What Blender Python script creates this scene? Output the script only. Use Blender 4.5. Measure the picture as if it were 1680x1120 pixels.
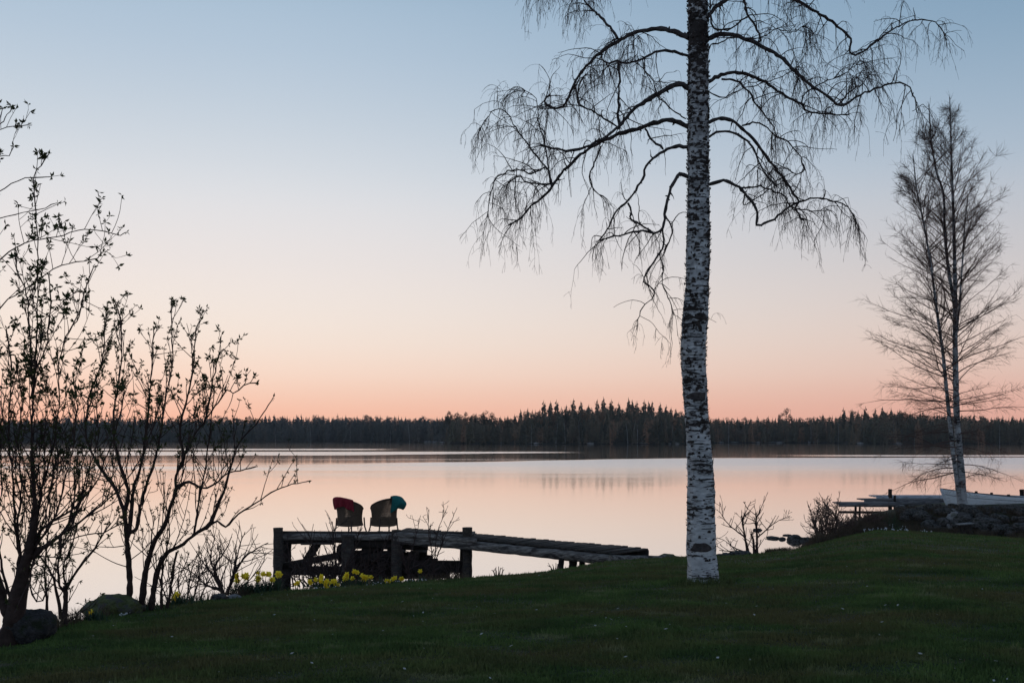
import bpy, math, random
import numpy as np
from mathutils import Vector, noise as mn

for o in list(bpy.data.objects):
    bpy.data.objects.remove(o)
scene = bpy.context.scene
COL = scene.collection

# ------------------------------------------------------------------ camera
FOC, YH, H = 1633.0, 714.0, 4.0          # focal length in photo pixels, horizon row, eye height over the lake
cam_d = bpy.data.cameras.new('camera')
cam = bpy.data.objects.new('camera', cam_d)
COL.objects.link(cam)
cam.location = (0, 0, H)
cam.rotation_euler = (math.radians(90), 0, 0)
cam_d.sensor_width = 36
cam_d.lens = 36 * FOC / 1680
cam_d.shift_y = (YH - 560) / 1680
cam_d.clip_start = 0.1
cam_d.clip_end = 20000
scene.camera = cam

# ------------------------------------------------------------------ world
def s2l(c):
    return tuple(((v / 255) / 12.92 if v / 255 <= .04045 else ((v / 255 + .055) / 1.055) ** 2.4) for v in c)

world = bpy.data.worlds.new('World')
scene.world = world
world.use_nodes = True
wn, wl = world.node_tree.nodes, world.node_tree.links
wn.clear()
wout = wn.new('ShaderNodeOutputWorld'); wbg = wn.new('ShaderNodeBackground')
tc = wn.new('ShaderNodeTexCoord'); sep = wn.new('ShaderNodeSeparateXYZ')
wl.new(tc.outputs['Generated'], sep.inputs[0])

def wmath(op, a, b=None, c=None):
    n = wn.new('ShaderNodeMath'); n.operation = op
    for i, v in enumerate((a, b, c)):
        if v is None: continue
        if isinstance(v, (int, float)): n.inputs[i].default_value = v
        else: wl.new(v, n.inputs[i])
    return n.outputs[0]

def wramp(fac, stops):
    n = wn.new('ShaderNodeValToRGB'); wl.new(fac, n.inputs[0])
    cr = n.color_ramp; cr.interpolation = 'B_SPLINE'
    while len(cr.elements) > 1: cr.elements.remove(cr.elements[-1])
    cr.elements[0].position = stops[0][0]; cr.elements[0].color = (*s2l(stops[0][1]), 1)
    for p, c in stops[1:]:
        e = cr.elements.new(p); e.color = (*s2l(c), 1)
    return n.outputs[0]

def wmix(f, a, b):
    n = wn.new('ShaderNodeMix'); n.data_type = 'RGBA'
    wl.new(f, n.inputs[0]); wl.new(a, n.inputs[6]); wl.new(b, n.inputs[7])
    return n.outputs[2]

def wrange(v, a, b):
    n = wn.new('ShaderNodeMapRange'); n.interpolation_type = 'SMOOTHSTEP'
    wl.new(v, n.inputs[0]); n.inputs[1].default_value = a; n.inputs[2].default_value = b
    return n.outputs[0]

zz = sep.outputs['Z']
# afterglow side (left of the picture), cooler side (right), and the dusk behind and overhead
warm = wramp(zz, [(0, (249, 184, 157)), (.02, (250, 193, 168)), (.04, (251, 209, 187)), (.06, (250, 220, 202)), (.09, (246, 229, 216)), (.125, (242, 231, 223)),
                  (.165, (236, 228, 225)), (.216, (226, 226, 229)), (.255, (213, 219, 226)), (.306, (194, 207, 220)), (.354, (181, 199, 217)), (.42, (162, 187, 209)),
                  (.60, (112, 146, 178)), (1, (62, 88, 122))])
cool = wramp(zz, [(0, (222, 164, 148)), (.02, (226, 170, 155)), (.04, (227, 181, 166)), (.06, (226, 193, 180)), (.09, (221, 200, 191)), (.125, (212, 201, 198)),
                  (.165, (200, 197, 200)), (.216, (184, 192, 203)), (.255, (166, 184, 202)), (.306, (149, 173, 195)), (.354, (134, 163, 188)), (.42, (115, 150, 179)),
                  (.60, (88, 122, 156)), (1, (62, 88, 122))])
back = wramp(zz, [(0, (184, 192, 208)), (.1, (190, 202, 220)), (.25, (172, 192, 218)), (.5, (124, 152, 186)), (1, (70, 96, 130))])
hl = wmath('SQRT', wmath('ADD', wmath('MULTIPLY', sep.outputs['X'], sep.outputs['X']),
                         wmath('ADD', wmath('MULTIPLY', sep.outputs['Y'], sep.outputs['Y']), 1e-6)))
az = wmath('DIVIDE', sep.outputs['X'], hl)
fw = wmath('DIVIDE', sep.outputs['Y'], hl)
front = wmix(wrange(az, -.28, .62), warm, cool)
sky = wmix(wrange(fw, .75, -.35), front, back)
# a little of a physical sky with the sun just on the horizon, beyond the far left of the lake
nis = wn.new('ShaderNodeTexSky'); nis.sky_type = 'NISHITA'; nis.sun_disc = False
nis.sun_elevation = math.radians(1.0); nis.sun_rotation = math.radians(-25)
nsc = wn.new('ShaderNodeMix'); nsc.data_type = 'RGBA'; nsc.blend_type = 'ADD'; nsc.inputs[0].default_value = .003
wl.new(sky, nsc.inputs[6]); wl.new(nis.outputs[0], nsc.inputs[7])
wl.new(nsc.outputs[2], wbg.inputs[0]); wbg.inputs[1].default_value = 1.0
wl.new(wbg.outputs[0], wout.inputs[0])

scene.view_settings.view_transform = 'Standard'
scene.view_settings.look = 'None'
scene.view_settings.exposure = 0
scene.view_settings.gamma = 1

# ------------------------------------------------------------------ helpers
def P(px, py, D):
    """photo pixel at depth D -> world point"""
    return np.array(((px - 840) / FOC * D, D, H - (py - YH) / FOC * D))

def tag(o, label=None, cat=None, group=None, kind=None):
    if label: o['label'] = label
    if cat: o['category'] = cat
    if group: o['group'] = group
    if kind: o['kind'] = kind
    return o

def empty(name, loc, label, cat, group=None, rz=0):
    o = bpy.data.objects.new(name, None)
    COL.objects.link(o); o.location = tuple(loc); o.rotation_euler = (0, 0, rz)
    o.empty_display_size = .2
    return tag(o, label, cat, group)

class Geo:
    def __init__(self): self.v = []; self.f = []; self.n = 0
    def add(self, v, f):
        v = np.asarray(v, float).reshape(-1, 3); f = np.asarray(f, int)
        if len(v) == 0 or len(f) == 0: return
        self.v.append(v); self.f.append(f + self.n); self.n += len(v)
    def tube(self, pts, rad, n=5, cap=True):
        pts = np.asarray(pts, float); N = len(pts)
        rad = np.broadcast_to(np.asarray(rad, float), (N,))
        t = np.gradient(pts, axis=0); t /= np.linalg.norm(t, axis=1)[:, None] + 1e-9
        ref = np.eye(3)[np.argmin(np.abs(t).mean(0))]
        u = np.cross(t, ref); u /= np.linalg.norm(u, axis=1)[:, None] + 1e-9
        w = np.cross(t, u)
        a = np.arange(n) * 2 * np.pi / n
        ring = pts[:, None] + rad[:, None, None] * (np.cos(a)[None, :, None] * u[:, None] + np.sin(a)[None, :, None] * w[:, None])
        i = np.arange(N - 1)[:, None] * n; j = np.arange(n)[None]; k = (j + 1) % n
        f = np.stack([i + j, i + k, i + n + k, i + n + j], -1).reshape(-1, 4)
        self.add(ring.reshape(-1, 3), f)
        if cap and n > 4:
            for q, c in ((0, pts[0]), (N - 1, pts[-1])):
                m = ring[q]; vv = np.vstack([m, c[None]])
                jj = np.arange(n)
                self.add(vv, np.stack([jj, (jj + 1) % n, np.full(n, n)], -1))
    def box(self, c, s, R=None, bev=0):
        s = np.asarray(s, float) / 2
        v = np.array([[x, y, z] for x in (-1, 1) for y in (-1, 1) for z in (-1, 1)], float) * s
        if R is not None: v = v @ np.asarray(R).T
        self.add(v + np.asarray(c), [[0, 1, 3, 2], [4, 6, 7, 5], [0, 4, 5, 1], [2, 3, 7, 6], [0, 2, 6, 4], [1, 5, 7, 3]])
    def beam(self, p0, p1, w, h):
        p0, p1 = np.asarray(p0, float), np.asarray(p1, float)
        d = p1 - p0; L = np.linalg.norm(d); d /= L
        up = np.array((0, 0, 1.)) if abs(d[2]) < .9 else np.array((0, 1., 0))
        s = np.cross(d, up); s /= np.linalg.norm(s); u = np.cross(s, d)
        self.box((p0 + p1) / 2, (L, w, h), np.stack([d, s, u], 1))
    def build(self, name, mat, parent=None, smooth=False, origin=None):
        me = bpy.data.meshes.new(name)
        if self.v:
            v = np.vstack(self.v)
            if origin is not None: v = v - np.asarray(origin)
            q = [f for f in self.f if f.shape[1] == 4]; t = [f for f in self.f if f.shape[1] == 3]
            loops = np.concatenate([np.concatenate(q).ravel() if q else np.zeros(0, int), np.concatenate(t).ravel() if t else np.zeros(0, int)])
            nq = sum(len(f) for f in q); nt = sum(len(f) for f in t)
            tot = np.concatenate([np.full(nq, 4), np.full(nt, 3)])
            start = np.concatenate([[0], np.cumsum(tot)[:-1]])
            me.vertices.add(len(v)); me.vertices.foreach_set('co', v.astype(np.float32).ravel())
            me.loops.add(len(loops)); me.loops.foreach_set('vertex_index', loops.astype(np.int32))
            me.polygons.add(nq + nt)
            me.polygons.foreach_set('loop_start', start.astype(np.int32))
            me.polygons.foreach_set('loop_total', tot.astype(np.int32))
            if smooth: me.polygons.foreach_set('use_smooth', np.ones(nq + nt, bool))
            me.update(calc_edges=True); me.validate()
        if mat: me.materials.append(mat)
        o = bpy.data.objects.new(name, me); COL.objects.link(o)
        if parent: o.parent = parent
        if origin is not None and parent is None: o.location = tuple(origin)
        return o

def copy_tree(o, parent=None):
    c = o.copy(); COL.objects.link(c); c.parent = parent
    for ch in list(o.children): copy_tree(ch, c)
    return c

def smooth_path(pts, step=.08):
    """Catmull-Rom resampling of a traced polyline"""
    p = np.asarray(pts, float)
    if len(p) == 2: p = np.array([p[0], (p[0] + p[1]) / 2, p[1]])
    e = np.vstack([2 * p[0] - p[1], p, 2 * p[-1] - p[-2]])
    out = []
    for i in range(1, len(e) - 2):
        a, b, c, d = e[i - 1:i + 3]
        n = max(2, int(np.linalg.norm(c - b) / step))
        for t in np.arange(n) / n:
            out.append(.5 * ((2 * b) + (c - a) * t + (2 * a - 5 * b + 4 * c - d) * t ** 2 + (3 * b - a - 3 * c + d) * t ** 3))
    out.append(p[-1])
    return np.array(out)

def unit(v): return v / (np.linalg.norm(v) + 1e-9)

def grow(rng, p, d, L, n, wob=.15, pull=(0, 0, 0)):
    """a wandering twig: steps of equal length, pulled towards 'pull'"""
    pts = [np.array(p, float)]; d = unit(np.asarray(d, float)); pull = np.asarray(pull, float)
    for i in range(n):
        d = unit(d + rng.normal(0, wob, 3) + pull)
        pts.append(pts[-1] + d * L / n)
    return np.array(pts)

# ------------------------------------------------------------------ materials
def new_mat(name):
    m = bpy.data.materials.new(name); m.use_nodes = True
    nt = m.node_tree; b = nt.nodes['Principled BSDF']
    b.inputs['Specular IOR Level'].default_value = .25
    return m, nt, b

def nnode(nt, kind, **kw):
    n = nt.nodes.new(kind)
    for k, v in kw.items(): setattr(n, k, v)
    return n

def coords(nt, scale=(1, 1, 1), space='Object'):
    t = nnode(nt, 'ShaderNodeTexCoord'); mp = nnode(nt, 'ShaderNodeMapping')
    mp.inputs['Scale'].default_value = scale
    nt.links.new(t.outputs[space], mp.inputs[0]); return mp.outputs[0]

def noise_fac(nt, vec, scale, detail=4, lo=.35, hi=.65, rough=.55):
    n = nnode(nt, 'ShaderNodeTexNoise'); n.inputs['Scale'].default_value = scale
    n.inputs['Detail'].default_value = detail; n.inputs['Roughness'].default_value = rough
    nt.links.new(vec, n.inputs['Vector'])
    r = nnode(nt, 'ShaderNodeMapRange'); nt.links.new(n.outputs[0], r.inputs[0])
    r.inputs[1].default_value = lo; r.inputs[2].default_value = hi
    return r.outputs[0]

def mixc(nt, f, a, b):
    n = nnode(nt, 'ShaderNodeMix', data_type='RGBA')
    if isinstance(f, (int, float)): n.inputs[0].default_value = f
    else: nt.links.new(f, n.inputs[0])
    for i, c in ((6, a), (7, b)):
        if isinstance(c, tuple): n.inputs[i].default_value = (*c, 1)
        else: nt.links.new(c, n.inputs[i])
    return n.outputs[2]

def simple(name, a, b, scale=6, rough=.8, stretch=(1, 1, 1), bump=.3, c=None, cscale=1.5, space='Object', translucent=0, bdist=.02):
    m, nt, bs = new_mat(name)
    v = coords(nt, stretch, space)
    col = mixc(nt, noise_fac(nt, v, scale), a, b)
    if c: col = mixc(nt, noise_fac(nt, v, cscale, 3, .5, .62), col, c)
    nt.links.new(col, bs.inputs['Base Color']); bs.inputs['Roughness'].default_value = rough
    if bump:
        bp = nnode(nt, 'ShaderNodeBump'); bp.inputs['Strength'].default_value = bump; bp.inputs['Distance'].default_value = bdist
        nt.links.new(noise_fac(nt, v, scale * 2.5, 5, 0, 1), bp.inputs['Height']); nt.links.new(bp.outputs[0], bs.inputs['Normal'])
    if translucent:
        tr = nnode(nt, 'ShaderNodeBsdfTranslucent'); nt.links.new(col, tr.inputs[0])
        mx = nnode(nt, 'ShaderNodeMixShader'); mx.inputs[0].default_value = translucent
        nt.links.new(bs.outputs[0], mx.inputs[1]); nt.links.new(tr.outputs[0], mx.inputs[2])
        nt.links.new(mx.outputs[0], nt.nodes['Material Output'].inputs[0])
    return m

M = {}
M['twig'] = simple('twig_bark', (.030, .017, .015), (.055, .032, .027), 9, bump=0)
M['dry_twig'] = simple('dry_twig', (.075, .046, .036), (.13, .085, .065), 9, bump=0)
M['twig_brown'] = simple('brown_twig', (.075, .042, .034), (.13, .078, .062), 9, bump=0)
M['limb'] = simple('limb_bark', (.022, .017, .016), (.07, .058, .055), 14, bump=.6, bdist=.01)
M['shrub'] = simple('shrub_bark', (.022, .012, .009), (.05, .03, .024), 14, bump=.5, bdist=.01)
M['leaf'] = simple('young_leaf', (.03, .05, .014), (.07, .07, .022), 9, bump=0, translucent=.3)
M['old_wood'] = simple('weathered_wood', (.030, .022, .016), (.080, .062, .050), 5, .85, (1, 6, 6), .5, (.035, .03, .026), 2.2)
M['grey_log'] = simple('grey_log', (.10, .082, .068), (.27, .235, .205), 4, .85, (1, 7, 7), .6, (.05, .04, .035), 1.6)
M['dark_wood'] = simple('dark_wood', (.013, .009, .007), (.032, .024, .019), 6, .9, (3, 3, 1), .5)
M['wicker'] = simple('wicker', (.085, .055, .036), (.16, .108, .072), 40, .75, bump=.2)
M['wicker_dark'] = simple('wicker_rim', (.05, .032, .024), (.09, .06, .045), 30, .7, bump=.2)
M['red'] = simple('red_wool', (.17, .012, .022), (.25, .022, .035), 30, .95, bump=.5)
M['teal'] = simple('teal_wool', (.01, .10, .095), (.02, .16, .145), 26, .95, bump=.5)
M['stone'] = simple('granite', (.036, .031, .028), (.125, .110, .100), 5, .9, bump=.9, c=(.022, .022, .014), cscale=2.2, bdist=.04)
M['stone_shaded'] = simple('shaded_granite', (.018, .017, .017), (.055, .05, .048), 5, .9, bump=.9, c=(.02, .024, .012), cscale=2.2, bdist=.04)  # granite with the shadow on the left boulder put into its colour
M['stone_pale'] = simple('pale_granite', (.16, .15, .145), (.29, .275, .265), 6, .9, bump=.7, c=(.12, .12, .1), bdist=.03)
M['moss'] = simple('mossy_granite', (.055, .062, .02), (.12, .13, .045), 5, .95, bump=.9, c=(.07, .065, .055), cscale=2.6, bdist=.04)
M['petal'] = simple('yellow_petal', (.90, .74, .05), (.93, .80, .09), 20, .6, bump=0, translucent=.75)
M['trumpet'] = simple('yellow_trumpet', (.90, .60, .02), (.92, .66, .03), 20, .6, bump=0, translucent=.55)
M['daff_leaf'] = simple('daffodil_leaf', (.02, .045, .022), (.045, .08, .04), 12, .6, bump=0, translucent=.2)
M['white_petal'] = simple('white_petal', (.7, .7, .72), (.8, .8, .8), 20, .7, bump=0, translucent=.2)
M['dry'] = simple('dry_grass', (.06, .042, .028), (.13, .095, .06), 3, .9, bump=0, translucent=.25)
M['boat_white'] = simple('white_boat_paint', (.68, .70, .71), (.80, .80, .80), 3, .5, (1, 4, 6), .15, (.58, .58, .58), 3)
M['boat_grey'] = simple('grey_boat_trim', (.05, .055, .065), (.09, .095, .105), 6, .6, bump=.2)
M['pale_wood'] = simple('pale_painted_wood', (.34, .355, .38), (.48, .50, .53), 4, .7, (1, 5, 5), .3, (.2, .2, .21), 2)
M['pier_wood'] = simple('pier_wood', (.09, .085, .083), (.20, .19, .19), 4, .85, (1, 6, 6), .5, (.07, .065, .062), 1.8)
M['soil'] = simple('soil', (.03, .024, .018), (.06, .05, .035), 2, .95)
M['far_floor'] = simple('forest_floor', (.02, .02, .013), (.045, .036, .025), .05, .95, bump=0)
M['needles'] = simple('needles', (.036, .042, .034), (.085, .080, .060), .09, .9, bump=0, c=(.11, .075, .052), cscale=.035)
M['needles_blue'] = simple('far_needles', (.044, .058, .066), (.078, .088, .090), .08, .9, bump=0)
def forest_mat(name, cols):
    m, nt, bs = new_mat(name)
    vo = nnode(nt, 'ShaderNodeTexVoronoi'); vo.inputs['Scale'].default_value = .22
    nt.links.new(coords(nt, (1, .5, .10)), vo.inputs['Vector'])
    rp = nnode(nt, 'ShaderNodeValToRGB'); sx = nnode(nt, 'ShaderNodeSeparateColor'); nt.links.new(vo.outputs['Color'], sx.inputs[0]); nt.links.new(sx.outputs[0], rp.inputs[0])
    cr = rp.color_ramp
    while len(cr.elements) > 1: cr.elements.remove(cr.elements[-1])
    for i_, c in enumerate(cols):
        e = cr.elements[0] if i_ == 0 else cr.elements.new(i_ / (len(cols) - 1)); e.position = i_ / (len(cols) - 1); e.color = (*c, 1)
    nt.links.new(rp.outputs[0], bs.inputs['Base Color']); bs.inputs['Roughness'].default_value = .9
    return m
M['needles'] = forest_mat('needles', [(.06, .062, .045), (.10, .095, .066), (.15, .132, .088), (.12, .098, .068), (.22, .16, .105), (.27, .155, .095)])
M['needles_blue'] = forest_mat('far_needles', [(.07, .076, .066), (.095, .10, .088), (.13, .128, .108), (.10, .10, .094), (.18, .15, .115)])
M['pine_crown'] = simple('pine_needles', (.026, .03, .02), (.06, .05, .032), .5, .9, bump=0)
M['bud_crown'] = simple('budding_twigs', (.10, .055, .030), (.19, .095, .048), .6, .9, bump=0)
M['far_trunk'] = simple('far_bark', (.03, .022, .018), (.06, .045, .036), 1, .9, bump=0)
M['far_birch'] = simple('far_birch_bark', (.24, .23, .22), (.38, .37, .36), 1, .9, bump=0)
M['litter'] = simple('fallen_leaf', (.30, .28, .24), (.42, .40, .37), 3, .8, bump=0)

# birch bark: white with dark horizontal dashes low down, coarse black plates higher up
def birch_bark(name, low=.0, high=7.5, base=.60):
    m, nt, bs = new_mat(name); L = nt.links
    t = nnode(nt, 'ShaderNodeTexCoord'); sp = nnode(nt, 'ShaderNodeSeparateXYZ'); L.new(t.outputs['Object'], sp.inputs[0])
    def mp(s):
        q = nnode(nt, 'ShaderNodeMapping'); q.inputs['Scale'].default_value = s
        L.new(t.outputs['Object'], q.inputs[0]); return q.outputs[0]
    hr = nnode(nt, 'ShaderNodeMapRange'); L.new(sp.outputs['Z'], hr.inputs[0]); hr.inputs[1].default_value = low; hr.inputs[2].default_value = high
    pn = nnode(nt, 'ShaderNodeTexNoise'); pn.inputs['Scale'].default_value = 1.0; pn.inputs['Detail'].default_value = 3; L.new(mp((2.6, 2.6, 2.2)), pn.inputs['Vector'])
    pm = nnode(nt, 'ShaderNodeMath', operation='SUBTRACT'); L.new(pn.outputs[0], pm.inputs[0]); pm.inputs[1].default_value = .5; patch = pm.outputs[0]
    def thresh(vec, scale, t0, t1, soft, det=5, pk=.3):
        n = nnode(nt, 'ShaderNodeTexNoise'); n.inputs['Scale'].default_value = scale; n.inputs['Detail'].default_value = det
        n.inputs['Roughness'].default_value = .62
        L.new(vec, n.inputs['Vector'])
        th = nnode(nt, 'ShaderNodeMapRange'); L.new(hr.outputs[0], th.inputs[0]); th.inputs[3].default_value = t0; th.inputs[4].default_value = t1
        md = nnode(nt, 'ShaderNodeMath', operation='MULTIPLY_ADD'); L.new(patch, md.inputs[0]); md.inputs[1].default_value = pk; L.new(n.outputs[0], md.inputs[2])
        sb = nnode(nt, 'ShaderNodeMath', operation='SUBTRACT'); L.new(md.outputs[0], sb.inputs[0]); L.new(th.outputs[0], sb.inputs[1])
        r = nnode(nt, 'ShaderNodeMapRange'); L.new(sb.outputs[0], r.inputs[0]); r.inputs[1].default_value = 0; r.inputs[2].default_value = soft
        return r.outputs[0]
    dash = thresh(mp((2.2, 2.2, 24)), 1.6, .575, .56, .03, 5, .35)
    fine = thresh(mp((5, 5, 60)), 2.2, .585, .60, .04)
    plate = thresh(mp((9, 9, 13)), 1.4, .66, .495, .07, 6, .9)
    def mx(a, b):
        n = nnode(nt, 'ShaderNodeMath', operation='MAXIMUM'); L.new(a, n.inputs[0]); L.new(b, n.inputs[1]); return n.outputs[0]
    dark = mx(mx(dash, fine), plate)
    white = mixc(nt, noise_fac(nt, mp((3, 3, 10)), 2), (base * .62, base * .62, base * .62), (base, base * .99, base * .97))
    white = mixc(nt, noise_fac(nt, mp((6, 6, 5)), 1.2, 5, .42, .62), white, mixc(nt, hr.outputs[0], (base * .7, base * .69, base * .68), (.17, .165, .165)))
    col = mixc(nt, dark, white, (.028, .022, .020))
    L.new(col, bs.inputs['Base Color']); bs.inputs['Roughness'].default_value = .8
    bp = nnode(nt, 'ShaderNodeBump'); bp.inputs['Strength'].default_value = .7; bp.inputs['Distance'].default_value = .012; bp.invert = False
    L.new(dark, bp.inputs['Height']); L.new(bp.outputs[0], bs.inputs['Normal'])
    return m
M['birch'] = birch_bark('birch_bark')
M['birch_thin'] = birch_bark('young_birch_bark', 0, 7, .47)

# grass: green, with mossy and dry patches that belong to the turf
def grass_mat(name, k=1.0):
    m, nt, bs = new_mat(name)
    v = coords(nt)
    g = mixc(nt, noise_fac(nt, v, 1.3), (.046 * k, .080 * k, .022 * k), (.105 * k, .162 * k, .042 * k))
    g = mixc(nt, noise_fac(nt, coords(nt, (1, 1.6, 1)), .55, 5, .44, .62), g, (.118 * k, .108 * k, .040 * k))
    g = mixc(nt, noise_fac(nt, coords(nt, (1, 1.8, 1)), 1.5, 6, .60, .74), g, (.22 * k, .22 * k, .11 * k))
    nt.links.new(g, bs.inputs['Base Color']); bs.inputs['Roughness'].default_value = .8
    tr = nnode(nt, 'ShaderNodeBsdfTranslucent'); nt.links.new(g, tr.inputs[0])
    mx = nnode(nt, 'ShaderNodeMixShader'); mx.inputs[0].default_value = .22
    nt.links.new(bs.outputs[0], mx.inputs[1]); nt.links.new(tr.outputs[0], mx.inputs[2])
    nt.links.new(mx.outputs[0], nt.nodes['Material Output'].inputs[0])
    return m
M['grass'] = grass_mat('grass_blades')
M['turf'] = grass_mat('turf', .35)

# water: a dark mirror, broken by wind-ruffled bands that lie across the lake
def water_mat():
    m = bpy.data.materials.new('lake_water'); m.use_nodes = True
    nt = m.node_tree; nt.nodes.clear(); L = nt.links
    out = nnode(nt, 'ShaderNodeOutputMaterial')
    t = nnode(nt, 'ShaderNodeTexCoord'); sp = nnode(nt, 'ShaderNodeSeparateXYZ'); L.new(t.outputs['Object'], sp.inputs[0])
    def mth(op, a, b=None, c=None):
        n = nnode(nt, 'ShaderNodeMath', operation=op)
        for i, q in enumerate((a, b, c)):
            if q is None: continue
            if isinstance(q, (int, float)): n.inputs[i].default_value = q
            else: L.new(q, n.inputs[i])
        return n.outputs[0]
    def rng_(v, a, b, c=0., d=1.):
        n = nnode(nt, 'ShaderNodeMapRange'); n.interpolation_type = 'SMOOTHSTEP'; L.new(v, n.inputs[0])
        for i, q in enumerate((a, b, c, d)): n.inputs[i + 1].default_value = q
        return n.outputs[0]
    def noi(s, sc, det=3):
        mp = nnode(nt, 'ShaderNodeMapping'); mp.inputs['Scale'].default_value = s; L.new(t.outputs['Object'], mp.inputs[0])
        n = nnode(nt, 'ShaderNodeTexNoise'); n.inputs['Scale'].default_value = sc; n.inputs['Detail'].default_value = det
        L.new(mp.outputs[0], n.inputs['Vector']); return n.outputs[0]
    x, y = sp.outputs['X'], sp.outputs['Y']
    wob = mth('MULTIPLY', mth('SUBTRACT', noi((1, 1, 1), .012, 2), .5), 16)
    fine = mth('MULTIPLY', mth('SUBTRACT', noi((.25, 1, 1), .16, 4), .5), 13)
    # the front edge of the calm water swings nearer on the left
    yy = mth('ADD', mth('ADD', y, mth('MULTIPLY', fine, .45)), mth('MULTIPLY', wob, .35))
    edge = mth('ADD', rng_(x, -30, 42, 142, 177), rng_(x, 40, 95, 0, 5))
    rel = mth('SUBTRACT', yy, edge)
    main = mth('MULTIPLY', rng_(rel, 2, -2), rng_(mth('ADD', yy, mth('MULTIPLY', fine, 3)), 62, 150))
    main = mth('MULTIPLY', main, rng_(mth('ADD', noi((.10, 1, 1), .13, 4), mth('MULTIPLY', rng_(x, -40, 30), .3)), .28, .62))
    # cat's-paw streaks inside the calm
    lo1 = rng_(x, -45, 14, 200, 228)
    s1 = mth('MULTIPLY', mth('MULTIPLY', rng_(mth('SUBTRACT', yy, lo1), -2, 2), rng_(yy, 250, 240)), rng_(mth('ADD', x, wob), 22, 4))
    s2 = mth('MULTIPLY', mth('MULTIPLY', rng_(yy, 270, 276), rng_(yy, 302, 294)), rng_(mth('ADD', x, wob), -28, -50))
    s3 = mth('MULTIPLY', mth('MULTIPLY', rng_(yy, 190, 193), rng_(yy, 206, 202)), rng_(mth('ADD', x, wob), 46, 76))
    s4 = mth('MULTIPLY', mth('MULTIPLY', rng_(yy, 163, 165), rng_(yy, 171, 168)), mth('MULTIPLY', rng_(mth('ADD', x, wob), 12, 2), rng_(noi((.05, 1, 1), .3, 2), .52, .62)))
    ruf = mth('MINIMUM', mth('ADD', main, mth('MULTIPLY', mth('ADD', mth('ADD', mth('ADD', s1, s2), s3), s4), .8)), 1)
    rough = mth('ADD', mth('MULTIPLY', ruf, .20), .058)
    gl = nnode(nt, 'ShaderNodeBsdfGlossy'); gl.inputs[0].default_value = (.95, .925, .90, 1)
    L.new(rough, gl.inputs['Roughness'])
    bp = nnode(nt, 'ShaderNodeBump'); bp.inputs['Distance'].default_value = .05
    L.new(mth('ADD', mth('MULTIPLY', ruf, .26), .012), bp.inputs['Strength'])
    hgt = mth('ADD', noi((.35, 1, 1), .9, 3), mth('MULTIPLY', noi((.5, 1, 1), 4, 2), .15))
    L.new(hgt, bp.inputs['Height']); L.new(bp.outputs[0], gl.inputs['Normal'])
    df = nnode(nt, 'ShaderNodeBsdfDiffuse'); df.inputs[0].default_value = (.012, .016, .02, 1)
    lw = nnode(nt, 'ShaderNodeFresnel'); lw.inputs[0].default_value = 1.33
    fac = rng_(lw.outputs[0], 0, .35, .25, .97)
    mx = nnode(nt, 'ShaderNodeMixShader'); L.new(fac, mx.inputs[0]); L.new(df.outputs[0], mx.inputs[1]); L.new(gl.outputs[0], mx.inputs[2])
    L.new(mx.outputs[0], out.inputs[0])
    return m
M['water'] = water_mat()

# ------------------------------------------------------------------ terrain
TPX = [-600, 0, 100, 180, 250, 340, 400, 470, 560, 650, 700, 760, 830, 890, 940, 1000, 1060, 1110, 1170, 1250, 1300, 1340, 1390, 1440, 1500, 1560, 1620, 1680, 2300]
TE = [7, 9, 10, 11.5, 12.5, 14, 15.3, 16.5, 18, 19.3, 20, 20.8, 21.8, 22.6, 23.2, 24, 24.6, 25, 25.5, 27, 29, 31.5, 34, 36, 36, 35.5, 34.5, 33.5, 30]
TPY = [1100, 1058, 1030, 1010, 1000, 988, 979, 971, 964, 958, 954, 950, 944, 939, 932, 922, 917, 914.5, 914, 909, 903, 893, 880, 870, 872, 876, 880, 884, 900]
TR = np.interp(TPX, [1300, 1340, 1390, 1440, 1560, 1680, 2300], [0, .1, .25, .45, .66, .72, .8])
TPL = np.interp(TPX, [1300, 1340, 1390, 1440, 1560, 1680, 2300], [0, .6, 1.6, 3.2, 7.5, 11, 25])
TZ = [H - (py - YH) / FOC * e for py, e in zip(TPY, TE)]

def lawn_z(x, y, bumps=True):
    x = np.asarray(x, float); y = np.asarray(y, float)
    px = np.clip(840 + FOC * x / np.maximum(y, 1.0), -600, 2300)
    E = np.interp(px, TPX, TE); zE = np.interp(px, TPX, TZ)
    R = np.interp(px, TPX, TR); PL = np.interp(px, TPX, TPL)
    t = np.clip((y - 4.5) / (E - 4.5), 0, 1)
    z = 2.42 - (2.42 - zE) * t ** 1.6
    s = np.clip((y - E) / 2.0, 0, 1); z = z + R * (s * s * (3 - 2 * s)) * (y > E)
    over = np.maximum(0, y - E - PL)
    drop = np.where(over < .6, .35 * over ** 2, .126 + .42 * (over - .6))
    z = np.maximum(z - drop, -1.6)
    if bumps:
        z = z + .016 * np.sin(x * 1.7 + np.sin(y * .9)) * np.sin(y * 1.3 + .6) + .008 * np.sin(x * 4.1 + 1.3 * y) * np.sin(y * 3.3 - x)
    return z

def G(px, D):
    """ground point under a picture column at depth D"""
    x = (px - 840) / FOC * D
    return np.array((x, D, float(lawn_z(x, D))))

xs = np.arange(-34, 62, .25); ys = np.concatenate([np.arange(-40, 0, 1.0), np.arange(0, 60, .25)])
X, Y = np.meshgrid(xs, ys)
Z = lawn_z(X, Y)
nx, ny = len(xs), len(ys)
i = (np.arange(ny - 1)[:, None] * nx + np.arange(nx - 1)[None]).ravel()
g = Geo(); g.add(np.stack([X, Y, Z], -1).reshape(-1, 3), np.stack([i, i + 1, i + nx + 1, i + nx], -1))
tag(g.build('ground', M['turf'], smooth=True), 'dark green lawn sloping gently down to the lake shore', 'lawn', kind='structure')

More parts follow.
